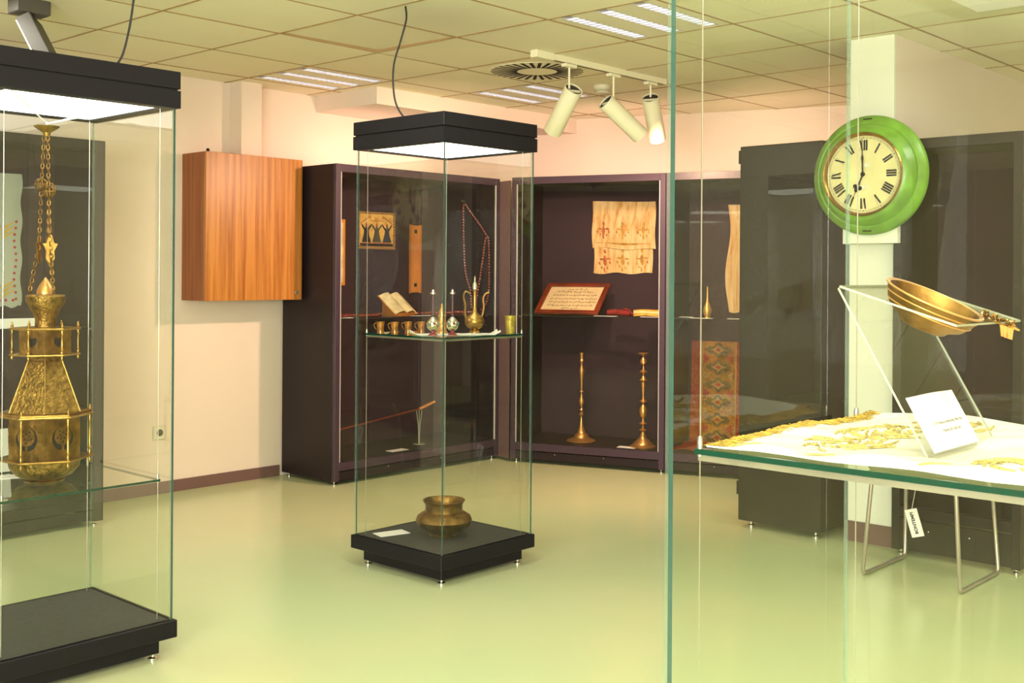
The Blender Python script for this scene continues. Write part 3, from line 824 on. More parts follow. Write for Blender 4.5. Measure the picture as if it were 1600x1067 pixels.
g = MB(); g.box(-0.17, 0.06, -0.338, 0.10, -0.1695, -0.0345); ck('wall_block', g, WALLW)

# ------------------------------------------------------------------ stool with sled legs and its hanging tag
t = thing('stool', 'low stool on two metal sled frames beneath the embroidered cloth shelf', 'stool', (4.98, 2.03, 0))
for y, tp in ((0.215, 0.185), (-0.215, -0.185)):
    pts = [(-0.19, tp, 0.455), (-0.215, y, 0.03), (-0.205, y, 0.013), (-0.185, y, 0.0095), (0.2, y, 0.0095), (0.222, y, 0.013), (0.232, y, 0.03), (0.205, (y + tp) / 2, 0.34), (0.16, tp, 0.455)]
    g = MB(); g.tube(pts, 0.0092, 10); obj('sled_frame', g, SLEDMETAL, t, True)
g = MB(); g.box(-0.21, 0.19, -0.2, 0.2, 0.45, 0.47); obj('seat_board', g, GREYMETAL, t)
g = MB(); g.box(-0.21, 0.19, -0.2, 0.2, 0.4705, 0.52); obj('seat_cushion', g, CASE_G, t, bev=0.012)
t = thing('hanging_tag', 'white tag with black lettering dangling on a thread under the stool', 'tag', (4.95, 2.09, 0.23))
# tag in the plane facing the room: axis along the lettering runs upwards and to the left
ux = Vector((0, -0.345, -0.938)); uy = Vector((0, 0.938, -0.345))
ux = Vector((0, 0.30, 0.954)); uy = Vector((0, 0.954, -0.30)); uz = ux.cross(uy)
Mt = basis(ux, uy, uz)
g = MB(); g.box(-0.062, 0.062, -0.029, 0.029, -0.001, 0.001); g.xf(Mt); obj('card', g, PAPER, t)
Mtx = basis(ux, uy, uz, uz * 0.0013) if uz.x < 0 else basis(ux, -uy, -uz, -uz * 0.0013)
text('lettering', 'BONTEMPI', 0.0205, INK, t, Mtx, 0.0006, bold=0.0006)
g = MB(); g.tube([Vector((0, 0.012, 0.06)), Vector((0.01, 0.0, 0.15)), Vector((0.02, -0.01, 0.2215))], 0.0012, 6); obj('thread', g, WIRE, t)

# ------------------------------------------------------------------ small helpers for cards
def card(label, x, y, z, w_, d_, rotz=0.0, th=0.0022, tilt=0.0, name='label_card', lines=2):
    t = thing(name, label, 'card', (x, y, z), rotz)
    g = MB(); g.box(-w_ / 2, w_ / 2, -d_ / 2, d_ / 2, 0.0004, th)
    if tilt: g.xf(Matrix.Rotation(tilt, 4, 'X'))
    obj('sheet', g, PAPER, t)
    return t

# ------------------------------------------------------------------ contents of the brass pot vitrine
t = thing('brass_pot', 'squat round brass pot with flared neck on the vitrine base', 'pot', (3.60, 3.725, 0.1375))
g = MB()
g.lathe([(0, 0.0), (0.066, 0.0), (0.068, 0.006), (0.062, 0.012), (0.095, 0.026), (0.122, 0.050), (0.129, 0.070), (0.122, 0.088), (0.100, 0.103), (0.086, 0.110), (0.085, 0.140), (0.092, 0.152), (0.097, 0.158), (0.097, 0.161),
         (0.092, 0.161), (0.082, 0.148), (0.081, 0.112), (0.095, 0.098), (0.117, 0.085), (0.122, 0.070), (0.115, 0.052), (0.09, 0.032), (0.05, 0.016), (0, 0.014)], 48)
obj('body', g, BRASS_D, t, True)
card('white label card lying on the base beside the squat brass pot', 3.45, 3.915, 0.1375, 0.15, 0.085, R(-14))

zc = SZC
def bottle(x, y, label):
    t = thing('rosewater_sprinkler', label, 'bottle', (x, y, zc + 0.0035), 0, 'enamelled rosewater sprinklers')
    g = MB(); g.lathe([(0, 0), (0.021, 0), (0.020, 0.004), (0.008, 0.012), (0.007, 0.02)], 20); obj('foot', g, ENAMEL, t, True)
    g = MB(); g.lathe([(0.007, 0.019), (0.015, 0.023), (0.022, 0.030), (0.0265, 0.040), (0.0275, 0.048), (0.026, 0.057), (0.021, 0.066), (0.013, 0.074), (0.007, 0.080)], 24); bd = obj('body', g, SILVER, t, True)
    for k in range(6):
        a = 2 * PI * k / 6
        g = MB(); g.sphere((0.0255 * math.cos(a), 0.0255 * math.sin(a), 0.052), 0.006, 8, 6); obj('boss', g, (ENAMEL, ENAMEL_G)[k % 2], bd, True)
    g = MB(); pr = [(0.007, 0.079)]
    for k in range(8): pr += [(0.0055, 0.085 + k * 0.0125), (0.0035, 0.091 + k * 0.0125)]
    g.lathe(pr, 14); obj('neck', g, ENAMEL_N, t, True)
    g = MB(); g.lathe([(0.0035, 0.178), (0.0135, 0.182), (0.0135, 0.186), (0.006, 0.190), (0.006, 0.196), (0, 0.203)], 16); obj('stopper', g, SILVER, t, True)
bottle(3.405, 3.60, 'enamelled rosewater sprinkler on white cloth, just left of the glass edge')
bottle(3.490, 3.565, 'enamelled rosewater sprinkler on white cloth, beside the brass ewer')

t = thing('incense_burner', 'small gilt tiered incense burner between the two rosewater sprinklers', 'incense burner', (3.555, 3.70, zc + 0.0035))
g = MB(); g.lathe([(0, 0), (0.028, 0), (0.027, 0.006), (0.02, 0.012), (0.025, 0.03), (0.022, 0.042)], 20); obj('bowl', g, BRASS_R, t, True)
g = MB(); g.lathe([(0.022, 0.043), (0.017, 0.06), (0.016, 0.075), (0.019, 0.078), (0.012, 0.088), (0.013, 0.1), (0.007, 0.112), (0.004, 0.117), (0.006, 0.122), (0.0, 0.138)], 20); obj('lid', g, BRASS_R, t, True)

t = thing('brass_ewer', 'slender brass ewer with curved spout and handle on the white cloth', 'ewer', (3.7076, 3.641, zc + 0.0035))
g = MB(); g.lathe([(0, 0), (0.024, 0), (0.024, 0.004), (0.020, 0.010), (0.0165, 0.015), (0.026, 0.020), (0.036, 0.028), (0.043, 0.039), (0.0455, 0.050), (0.044, 0.060), (0.038, 0.070), (0.028, 0.079), (0.017, 0.087), (0.0105, 0.096), (0.0075, 0.12), (0.007, 0.165), (0.008, 0.19), (0.011, 0.2)], 28); bd = obj('body', g, BRASS, t, True)
g = MB(); g.lathe([(0.0112, 0.2005), (0.012, 0.215), (0.009, 0.228), (0.003, 0.236), (0.003, 0.243), (0.0045, 0.246), (0.001, 0.262), (0, 0.262)], 20); obj('lid', g, SILVER, t, True)
def pth(pts, k=5):
    P = [Vector(p) for p in pts]; out = []
    for i in range(len(P) - 1):
        a, b, c, d = P[max(i - 1, 0)], P[i], P[i + 1], P[min(i + 2, len(P) - 1)]
        for q in range(k):
            u = q / k
            out.append(0.5 * ((2 * b) + (c - a) * u + (2 * a - 5 * b + 4 * c - d) * u * u + (3 * b - a - 3 * c + d) * u ** 3))
    out.append(P[-1]); return out
def rz(r_, z): return (rgt.x * r_, rgt.y * r_, z)
P = pth([rz(-0.036, 0.06), rz(-0.045, 0.09), rz(-0.043, 0.125), rz(-0.052, 0.165), rz(-0.042, 0.19), rz(-0.02, 0.178)])
g = MB(); g.tube(P, [0.006 - 0.0035 * i / len(P) for i in range(len(P))], 8); obj('spout', g, BRASS, t, True)
P = pth([rz(0.034, 0.075), rz(0.042, 0.12), rz(0.038, 0.155), rz(0.048, 0.178), rz(0.066, 0.186)])
g = MB(); g.tube(P, 0.0036, 8); obj('handle', g, BRASS_R, t, True)

def cup(x, y, label):
    t = thing('glass_cup', label, 'cup', (x, y, zc), 0, 'amber cups with handles')
    g = MB(); g.lathe([(0, 0), (0.0155, 0), (0.015, 0.004), (0.0145, 0.02), (0.019, 0.053), (0.0175, 0.053), (0.013, 0.02), (0.012, 0.006), (0, 0.006)], 20); obj('body', g, AMBER, t, True)
    g = MB(); g.tube(pth([rz(-0.015, 0.014), rz(-0.026, 0.025), rz(-0.030, 0.042), rz(-0.018, 0.048)], 4), 0.002, 6); obj('handle', g, AMBER, t, True)
cup(3.385, 3.925, 'amber glass cup with handle, furthest from the white cloth')
cup(3.425, 3.873, 'amber glass cup with handle, second from the shelf end')
cup(3.50, 3.865, 'amber glass cup with handle, third from the shelf end')
cup(3.545, 3.825, 'amber glass cup with handle, partly behind the white cloth')
t = thing('tumbler', 'gilded ribbed glass tumbler alone at the shelf end beside the ewer', 'tumbler', (3.806, 3.508, zc))
g = MB(); pr = [(0, 0), (0.0185, 0), (0.019, 0.003), (0.026, 0.083), (0.0245, 0.083), (0.0175, 0.006), (0, 0.006)]
g.lathe(pr, 22); obj('glass', g, GOLDG, t, True)
# white cloth under the bottles: runs along the near corner of the shelf
def wcl(u, v):
    a = Vector((3.395, 3.735)); b = Vector((3.735, 3.515)); w_ = Vector((0.075, 0.10))
    p = a.lerp(b, u) + w_ * (v - 0.5) * 1.0
    e = abs(u - 0.5) * 2
    z = zc + 0.0032 + 0.0006 * math.sin(u * 40 + v * 5) + (max(0, e - 0.86) * 0.14 * (0.6 + 0.4 * math.sin(v * 9)))
    return (p.x, p.y, z)
g = MB(); g.sheet(wcl, 40, 8, 0.0018)
tag(obj('white_cloth', g, CLOTH, None, True), 'small white cloth under the rosewater sprinklers and ewer', 'cloth')

# ------------------------------------------------------------------ brass mosque lamp in the left vitrine
LX, LY = LX0 + VW / 2 - 0.02, LY0v + VW / 2
t = thing('brass_lantern', 'tall pierced brass mosque lantern on the lower glass shelf', 'lantern', (LX, LY, SZL))
vd = math.atan2(-LY, -LX)                   # towards the viewer
def hexpt(R_, k, z, half): a = vd + PI / 3 * k + (PI / 6 if half else 0); return Vector((R_ * math.cos(a), R_ * math.sin(a), z))
g = MB(); g.lathe([(0, 0), (0.062, 0.0), (0.066, 0.005), (0.06, 0.009), (0.09, 0.022), (0.112, 0.048), (0.118, 0.078)], 40); obj('bowl', g, BRASS_E, t, True)
g = MB(); g.lathe([(0.155, 0.076), (0.157, 0.079), (0.155, 0.083), (0.118, 0.083), (0.118, 0.076), (0.155, 0.076)], 6, a0=vd + PI / 6); obj('lower_ledge', g, BRASS, t)
g = MB(); g.lathe([(0.128, 0.083), (0.128, 0.222)], 6, a0=vd); dr = obj('drum', g, BRASS_D, t)
for k in range(6):
    a = vd + PI / 3 * k + PI / 6
    n = Vector((math.cos(a), math.sin(a), 0)); tx = Vector((-math.sin(a), math.cos(a), 0)); ap = 0.128 * math.cos(PI / 6)
    M_ = basis(tx, (0, 0, 1), n, n * (ap + 0.0005) + Vector((0, 0, 0.155)))
    g = MB(); g.prism([(0.038 * math.cos(q * PI / 12), 0.040 * math.sin(q * PI / 12)) for q in range(24)], 0, 0.0008, M=M_); md = obj('medallion', g, INK, dr)
    g = MB(); g.prism([(0.0305 * math.cos(q * PI / 12), 0.0085 + 0.0315 * math.sin(q * PI / 12)) for q in range(24)], 0.0008, 0.0022, M=M_)
    g.prism([(-0.0045, -0.041), (0.0045, -0.041), (0.0045, -0.02), (-0.0045, -0.02)], 0.0008, 0.0022, M=M_)
    obj('tracery', g, BRASS_D, dr)
    g = MB()
    for q in range(5):
        an = PI / 2 + q * 2 * PI / 5
        for rr_, sz_, fl in ((0.011, 0.0052, 0), (0.0205, 0.0056, PI)):
            cx_, cy_ = rr_ * math.cos(an + (PI / 5 if fl else 0)), 0.0085 + rr_ * math.sin(an + (PI / 5 if fl else 0))
            g.prism([(cx_ + sz_ * math.cos(an + fl + w_ * 2 * PI / 3), cy_ + sz_ * math.sin(an + fl + w_ * 2 * PI / 3)) for w_ in range(3)], 0.0022, 0.0027, M=M_)
    obj('pierced_opening', g, INK, dr)
g = MB(); g.lathe([(0.118, 0.222), (0.155, 0.222), (0.158, 0.226), (0.155, 0.230), (0.150, 0.231), (0.150, 0.236), (0.142, 0.240), (0.11, 0.240)], 6, a0=vd + PI / 6); obj('upper_ledge', g, BRASS, t)
def post(R_, k, z0, z1, s):
    p = hexpt(R_, k, 0, True); h = z1 - z0; g = MB()
    g.lathe([(0, -0.03 * s), (0.004 * s, -0.026 * s), (0.006 * s, -0.018 * s), (0.003 * s, -0.01 * s), (0.006 * s, 0), (0.0065 * s, h * 0.08), (0.0045 * s, h * 0.12), (0.007 * s, h * 0.17), (0.0042 * s, h * 0.22), (0.0055 * s, h * 0.5), (0.004 * s, h * 0.78), (0.007 * s, h * 0.84), (0.0045 * s, h * 0.89), (0.0065 * s, h),
             (0.004 * s, h + 0.01 * s), (0.007 * s, h + 0.018 * s), (0.003 * s, h + 0.026 * s), (0.004 * s, h + 0.031 * s), (0, h + 0.036 * s)], 10, (p.x, p.y, z0))
    obj('post', g, BRASS, t, True)
for k in range(6): post(0.144, k, 0.083, 0.222, 1.0)
g = MB(); g.lathe([(0.128, 0.24), (0.056, 0.425)], 6, a0=vd); cn = obj('cone', g, BRASS_E, t)
for k in range(6):
    g = MB(); g.tube([hexpt(0.128, k, 0.24, False), hexpt(0.056, k, 0.425, False)], 0.0019, 6); obj('ridge', g, BRASS, cn)
g = MB(); g.lathe([(0.05, 0.425), (0.112, 0.428), (0.114, 0.431), (0.112, 0.434), (0.05, 0.436)], 6, a0=vd + PI / 6); obj('gallery_floor', g, BRASS, t)
g = MB(); g.lathe([(0.094, 0.434), (0.094, 0.515)], 6, a0=vd); gl = obj('gallery_wall', g, BRASS_D, t)
for k in range(6):
    a = vd + PI / 3 * k + PI / 6
    n = Vector((math.cos(a), math.sin(a), 0)); tx = Vector((-math.sin(a), math.cos(a), 0)); ap = 0.094 * math.cos(PI / 6)
    M_ = basis(tx, (0, 0, 1), n, n * (ap + 0.0005) + Vector((0, 0, 0.475)))
    g = MB(); g.prism([(0.016, 0.010), (0.010, 0.017), (0, 0.012), (-0.010, 0.017), (-0.016, 0.010), (-0.014, -0.004), (0, -0.018), (0.014, -0.004)], 0, 0.0008, M=M_); obj('pierced_opening', g, INK, gl)
g = MB(); g.lathe([(0.05, 0.513), (0.112, 0.515), (0.115, 0.519), (0.112, 0.523), (0.04, 0.525)], 6, a0=vd + PI / 6); obj('gallery_top', g, BRASS, t)
for k in range(6): post(0.104, k, 0.436, 0.515, 0.8)
g = MB(); g.lathe([(0.034, 0.525), (0.033, 0.55), (0.046, 0.58), (0.062, 0.61), (0.064, 0.628), (0.060, 0.634), (0.022, 0.636)], 28); obj('bulb', g, BRASS_E, t, True)
g = MB(); g.lathe([(0.030, 0.636), (0.030, 0.646), (0.022, 0.665), (0.008, 0.685), (0.0, 0.695)], 20); obj('finial', g, BRASS_R, t, True)
def chain(a, b, n, r_, name='chain', m_=None, par=None):
    a, b = Vector(a), Vector(b); g = MB(); d = (b - a); L_ = d.length; d.normalize()
    s = d.orthogonal().normalized(); u = d.cross(s)
    for i in range(n):
        c = a + d * L_ * (i + 0.5) / n; h = L_ / n * 0.62; e = (s, u)[i % 2]
        g.tube([c + d * h * math.cos(q * PI / 4) + e * r_ * math.sin(q * PI / 4) for q in range(8)], r_ * 0.34, 5, True)
    return obj(name, g, m_ or BRASS_D, par or t, True)
topz = 1.175
for k in range(3):
    a = vd + 2 * PI * k / 3 + 0.5
    b0 = Vector((0.052 * math.cos(a), 0.052 * math.sin(a), 0.634)); b1 = Vector((0.022 * math.cos(a + 0.2), 0.022 * math.sin(a + 0.2), 0.80))
    b2 = Vector((0.016 * math.cos(a), 0.016 * math.sin(a), 0.985)); b3 = Vector((0.008 * math.cos(a), 0.008 * math.sin(a), topz))
    chain(b0, b1, 12, 0.006); chain(b1, b2, 12, 0.0055); chain(b2, b3, 12, 0.0055)
    # leaf shaped plaques and open filigree balls strung on the chains
    n = Vector((math.cos(a), math.sin(a), 0)); tx = Vector((-n.y, n.x, 0))
    M_ = basis((tx * 0.9 + n * 0.4).normalized(), (0, 0, 1), (n * 0.9 - tx * 0.4).normalized(), b1 - Vector((0, 0, 0.012)))
    g = MB(); g.prism([(0.0, -0.05), (0.014, -0.03), (0.012, -0.005), (0.024, 0.02), (0.012, 0.022), (0.004, 0.05), (-0.004, 0.05), (-0.012, 0.022), (-0.024, 0.02), (-0.012, -0.005), (-0.014, -0.03)], -0.0012, 0.0012, M=M_); obj('plaque', g, BRASS, t)
    g = MB(); c = b2 + Vector((0, 0, 0.012 * k))
    for q in range(5):
        ax = Matrix.Rotation(PI * q / 5, 4, 'Z')
        g.tube([c + ax @ Vector((0.021 * math.cos(w_ * PI / 6), 0, 0.021 * math.sin(w_ * PI / 6))) for w_ in range(12)], 0.0016, 5, True)
    g.tube([c + Vector((0.021 * math.cos(w_ * PI / 6), 0.021 * math.sin(w_ * PI / 6), 0)) for w_ in range(12)], 0.0018, 5, True)
    obj('filigree_ball', g, BRASS_D, t, True)
g = MB(); g.lathe([(0, topz), (0.010, topz), (0.013, topz + 0.012), (0.040, topz + 0.03), (0.042, topz + 0.034), (0.0, topz + 0.036)], 20); obj('hanging_plate', g, BRASS, t, True)
hub = Vector((0, 0, topz + 0.042))
for d in ((0.255, -0.265, 1.292), (-0.25, -0.26, 1.292), (0.24, 0.25, 1.292)):
    g = MB(); g.tube([hub, d], 0.0024, 6); obj('hanging_wire', g, WIRE, t, True)
g = MB(); g.tube([hub - Vector((0, 0, 0.006)), hub + Vector((0, 0, 0.006))], 0.004, 8); obj('ring', g, WIRE, t, True)
card('white label card on the glass shelf at the foot of the brass lantern', LX0 + 0.20, LY0v + 0.44, SZL, 0.11, 0.07, R(-20))

# ------------------------------------------------------------------ embroidered cloth, acrylic stand, bowl and card in the near vitrine
RZ = SZR + 0.002
cx0, cx1, cy0_, cy1_ = RX0 + 0.045, RX0 + VW - 0.04, RY0v + 0.04, RY0v + VW - 0.045
def emb_z(u, v):
    # u: along X (0 near), v: along Y (0 = far right, 1 = fringe side)
    z = 0.0075 + 0.0045 * math.sin(u * 9 + v * 4) + 0.0032 * math.sin(v * 17 - u * 6) + 0.0015 * math.sin(u * 31 + v * 23)
    z += 0.016 * max(0, u - 0.72) / 0.28 * (0.65 + 0.5 * math.sin(v * 11 + 1.0))
    e = min(u, v, 1 - v)
    if e < 0.05: z *= 0.35 + 0.65 * e / 0.05
    return max(z, 0.0032)
def emb(u, v):
    x = cx0 + (cx1 - cx0) * u - 0.006 * math.sin(v * 14) * (1 if u < .5 else 0.4) ; y = cy0_ + (cy1_ - cy0_) * v + 0.005 * math.sin(u * 12)
    return (x, y, RZ + emb_z(u, v))
t = thing('embroidered_cloth', 'white cloth with gold thread embroidery and gold fringe on the glass shelf', 'cloth')
g = MB(); g.sheet(emb, 60, 60, 0.0022); obj('linen', g, CLOTH, t, True)
def emb_pt(u, v, h=0.0008):
    p = emb(min(max(u, 0), 1), min(max(v, 0), 1)); return Vector((p[0], p[1], p[2] + h))
g = MB(); rnd = random.Random(5)
def leaf(u, v, ang, ln, wd):
    n = 6; L0, R0 = [], []
    for i in range(n + 1):
        s = i / n; w_ = wd * math.sin(PI * min(max(s, 0.02), 0.98)) ** 0.8 * 0.5
        bx = u + math.cos(ang + 0.5 * s) * ln * s; by = v + math.sin(ang + 0.5 * s) * ln * s
        px, py = -math.sin(ang + 0.5 * s) * w_, math.cos(ang + 0.5 * s) * w_
        L0.append(emb_pt(bx + px, by + py, 0.0007)); R0.append(emb_pt(bx - px, by - py, 0.0007)) 
    b = len(g.v)
    M0 = [(a + c) / 2 + Vector((0, 0, 0.0022)) for a, c in zip(L0, R0)]
    for a, mm, c in zip(L0, M0, R0): g.v += [tuple(a), tuple(mm), tuple(c)]
    for i in range(n):
        for k in range(2):
            g.f.append((b + 3 * i + k, b + 3 * i + 3 + k, b + 3 * i + 4 + k, b + 3 * i + 1 + k)); g.mi.append(0)
for (cu, cv) in ((0.28, 0.72), (0.52, 0.70), (0.80, 0.58), (0.20, 0.15), (0.45, 0.10), (0.72, 0.18)):
    for k in range(44):
        a = rnd.uniform(0, 2 * PI); rr = rnd.uniform(0.015, 0.11)
        leaf(cu + rr * math.cos(a) * 1.25, cv + rr * math.sin(a), a + rnd.uniform(0.3, 1.3), rnd.uniform(0.03, 0.085), rnd.uniform(0.008, 0.020))
for v_ in (0.86, 0.62, 0.30):
    leaf(0.07, v_, PI / 2 + 0.1, 0.09, 0.013)
obj('gold_embroidery', g, GOLDT, t, True, kind='stuff')
g = MB()
for k in range(420):
    u = (k + rnd.random()) / 420
    p = emb_pt(u, 0.985, 0.001); q = emb_pt(u + rnd.uniform(-0.03, 0.03), 0.935 + rnd.uniform(-0.02, 0.03), 0.0015)
    m_ = (p + q) / 2 + Vector((rnd.uniform(-0.002, 0.002), 0, rnd.uniform(0.001, 0.005)))
    r2 = Vector((p.x + rnd.uniform(-0.004, 0.004), p.y + rnd.uniform(0.004, 0.016), RZ + rnd.uniform(0.0015, 0.004)))
    g.tube([q, m_, p, r2], [0.0005, 0.0011, 0.0012, 0.0004], 4)
obj('gold_fringe', g, FRINGE, t, True, kind='stuff')

t = thing('acrylic_stand', 'clear bent acrylic stand holding up the brass divination bowl', 'stand', (1.489, 0.61, RZ + 0.008))
SW = 0.244; TH_ = 0.003
prof = [(0.0, 0.0), (0.130, 0.226), (-0.036, 0.176)]       # y, z : foot, bend, tip
g = MB()
def slab(p, q, inset=0):
    d = Vector((q[0] - p[0], q[1] - p[1])).normalized(); n = Vector((-d.y, d.x)) * TH_
    ring = [Vector((p[0], p[1])), Vector((q[0], q[1])), Vector((q[0], q[1])) - n, Vector((p[0], p[1])) - n]
    b = len(g.v)
    for x in (0, SW): g.v += [(x, r_.x, r_.y) for r_ in ring]
    fs = [((0, 1, 5, 4), 0), ((1, 2, 6, 5), 1), ((2, 3, 7, 6), 0), ((3, 0, 4, 7), 1), ((3, 2, 1, 0), 1), ((4, 5, 6, 7), 1)]
    for q_, m_ in fs: g.f.append(tuple(b + i for i in q_)); g.mi.append(m_)
slab(prof[0], prof[1]); obj('slanted_plate', g, [ACRYL, ACR_E], t)
g = MB(); slab(prof[1], prof[2]); obj('top_plate', g, [ACRYL, ACR_E], t)
g = MB(); g.tube([(0, prof[1][0], prof[1][1]), (SW, prof[1][0], prof[1][1])], 0.003, 8); obj('bend', g, ACRYL, t)

# bowl, tilted with the top plate
pd = Vector((0, prof[2][0] - prof[1][0], prof[2][1] - prof[1][1])).normalized()      # downhill, towards -Y
bn = Vector((0, -pd.z, pd.y)); bn = bn if bn.z > 0 else -bn
bn = (rgt * 0.33 + up * 0.91 - fwd * 0.255).normalized()
BX = (pd - bn * pd.dot(bn)).normalized()
rimc = Vector((1.563, 0.633, 1.3035))
org = rimc - bn * 0.043
Mb = basis(BX, bn.cross(BX), bn, org)
t = bpy.data.objects.new('divination_bowl', None); C.objects.link(t); t.matrix_world = Mb @ Matrix.Scale(0.97, 4)
tag(t, 'ribbed brass bowl with charm-hung handle resting on the acrylic stand', 'bowl')
g = MB(); g.lathe([(0, 0), (0.032, 0.0), (0.035, 0.002), (0.037, 0.006), (0.053, 0.014), (0.0605, 0.0235), (0.062, 0.0255), (0.0655, 0.0335), (0.0668, 0.036), (0.0685, 0.0415), (0.0715, 0.0435), (0.0715, 0.0450),
                   (0.066, 0.0445), (0.0635, 0.038), (0.058, 0.024), (0.050, 0.016), (0.034, 0.009), (0, 0.006)], 56); obj('body', g, BRASS_D, t, True)
g = MB()
for zz, r_ in ((0.0245, 0.0614), (0.035, 0.0664)):
    g.tube([(r_ * math.cos(k * PI / 24), r_ * math.sin(k * PI / 24), zz) for k in range(48)], 0.0011, 6, True)
g.tube([(0.071 * math.cos(k * PI / 24), 0.071 * math.sin(k * PI / 24), 0.0446) for k in range(48)], 0.0015, 6, True)
obj('rim_bands', g, BRASS_R, t, True)
# handle points to the right in the photograph
hd = (Mb.to_3x3().inverted() @ (rgt * 0.97 - up * 0.30 + fwd * 0.1)); hd.z = 0; hd.normalize()
hs_ = Vector((-hd.y, hd.x, 0))
g = MB(); g.prism([tuple((hd * a + hs_ * b_).xy) for a, b_ in ((0.066, 0.018), (0.078, 0.010), (0.10, 0.006), (0.124, 0.005), (0.134, 0.007), (0.134, -0.007), (0.124, -0.005), (0.10, -0.006), (0.078, -0.010), (0.066, -0.018))], 0.042, 0.0445); obj('handle', g, BRASS, t)
for k in range(24):
    a = 0.074 + k * 0.0023; s = rnd.uniform(-0.006, 0.006)
    c = hd * a + hs_ * s + Vector((0, 0, 0.0485 + 0.003 * math.sin(k * 2.1)))
    g = MB(); M_ = Matrix.Translation(c) @ Matrix.Rotation(rnd.uniform(0, 3), 4, 'X') @ Matrix.Rotation(rnd.uniform(0, 3), 4, 'Y')
    g.lathe([(0, -0.0008), (0.0032, -0.0008), (0.0032, 0.0008), (0, 0.0008)], 8); g.xf(M_); obj('charm', g, (BRASS, BRASS_D)[k % 2], t)
for k in range(5):
    a = 0.106 + k * 0.004
    c = hd * a + hs_ * (-0.006 - 0.002 * (k % 2))
    g = MB(); g.box(-0.003, 0.003, -0.001, 0.001, -0.016, 0.0); dn = Mb.to_3x3().inverted() @ Vector((0, 0, 1))
    M_ = basis(hd, dn.cross(hd).normalized(), dn, c + Vector((0, 0, 0.042))) @ Matrix.Rotation(rnd.uniform(-0.35, 0.35), 4, 'Y'); g.xf(M_); obj('pendant', g, BRASS_R, t)

# printed card leaning on the slanted plate
t = thing('printed_card', 'white printed card leaning on the slanted plate of the acrylic stand', 'card', (1.489, 0.61, RZ + 0.008))
dd = Vector((0, prof[1][0], prof[1][1])).normalized(); nn = Vector((0, -dd.z, dd.y))
nn = -nn if nn.y > 0 else nn
e1 = Vector((1, 0, 0))
def cardpt(u, v): 
    b = 0.004 * math.sin(PI * u) ** 2 * v
    return e1 * (0.012 + 0.160 * u) + dd * (0.002 + 0.082 * v) + nn * (0.006 + b)
g = MB(); g.sheet(cardpt, 10, 4, 0.0008); obj('sheet', g, PAPER, t, True)
Mx = basis(e1, dd, e1.cross(dd), e1 * 0.095 + dd * 0.040 + nn * 0.0098)
if e1.cross(dd).dot(nn) < 0: Mx = basis(-e1, dd, -e1.cross(dd), e1 * 0.095 + dd * 0.040 + nn * 0.0098)
text('lettering', '12.41 Posoda za vedeževanje, Mala Azija', 0.0062, GREYINK, t, Mx, 0.0001)
My = Mx.copy(); My.translation = Mx.translation - dd * 0.012
text('lettering', 'Prijavnica dar Tanja Haša', 0.0062, GREYINK, t, My, 0.0001)

# ------------------------------------------------------------------ contents of the beads cabinet
BKY = C1Y + 0.55 - 0.0155                    # face of its back panel
t = thing('dervish_picture', 'painted wooden picture of three dark robed dancing figures in the beads cabinet', 'picture', (5.22, BKY, 1.635))
MP = basis((1, 0, 0), (0, 0, 1), (0, -1, 0))
def pc(name, mb, m_, par=None): mb.xf(MP); return obj(name, mb, m_, par or t)
g = MB(); g.box(-0.165, 0.165, -0.128, 0.128, 0.0, 0.012); pc('board', g, mat('gold_board', (0.78, 0.45, 0.10), 0.5, noise=(18, 0.35)))
for (a, b_, c_, d_2) in ((-0.170, 0.170, 0.116, 0.132), (-0.170, 0.170, -0.132, -0.116), (-0.170, -0.156, -0.116, 0.116), (0.156, 0.170, -0.116, 0.116)):
    g = MB(); g.box(a, b_, c_, d_2, 0.0, 0.018); pc('frame_bar', g, mat('olive_frame', (0.10, 0.09, 0.02), 0.5, noise=(45, 0.9)))
g = MB()
for k in range(17):
    for yy in (-0.124, 0.124): g.box(-0.16 + k * 0.02 - 0.005, -0.16 + k * 0.02 + 0.005, yy - 0.005, yy + 0.005, 0.018, 0.0192)
for k in range(11):
    for xx in (-0.163, 0.163): g.box(xx - 0.005, xx + 0.005, -0.1 + k * 0.02 - 0.005, -0.1 + k * 0.02 + 0.005, 0.018, 0.0192)
pc('frame_studs', g, mat('orange_stud', (0.70, 0.25, 0.05), 0.5))
def dervish(cx_, m_):
    g = MB(); s = 0.001
    pts = [(-44, -88), (44, -88), (24, -30), (20, 0), (38, 22), (52, 44), (46, 48), (28, 30), (10, 12), (8, 20), (8, 30), (-8, 30), (-8, 20), (-10, 12), (-28, 30), (-46, 48), (-52, 44), (-38, 22), (-20, 0), (-24, -30)]
    g.prism([(cx_ + x * s * 0.95, y * s * 0.95) for x, y in pts], 0.0121, 0.0145); pc('figure', g, m_)
    g = MB(); g.prism([(cx_ - 0.009, 0.028), (cx_ + 0.009, 0.028), (cx_ + 0.006, 0.052), (cx_ - 0.006, 0.052)], 0.0121, 0.0147); pc('hat', g, mat('hat_red', (0.40, 0.08, 0.03), 0.6))
dervish(-0.095, INK); dervish(0.0, mat('figure_olive', (0.06, 0.055, 0.025), 0.6)); dervish(0.095, mat('figure_navy', (0.018, 0.018, 0.035), 0.6))
g = MB(); g.box(-0.15, 0.15, -0.112, -0.090, 0.0121, 0.0142); pc('ground_band', g, INK)
g = MB(); g.box(-0.13, 0.13, -0.092, -0.086, 0.0142, 0.0150); pc('hem_line', g, mat('hem_red', (0.5, 0.10, 0.03), 0.6))
g = MB(); g.tube([(-0.055, 0.10, 0.013), (-0.055, 0.068, 0.013), (0.055, 0.068, 0.013), (0.055, 0.10, 0.013)], 0.0022, 5)
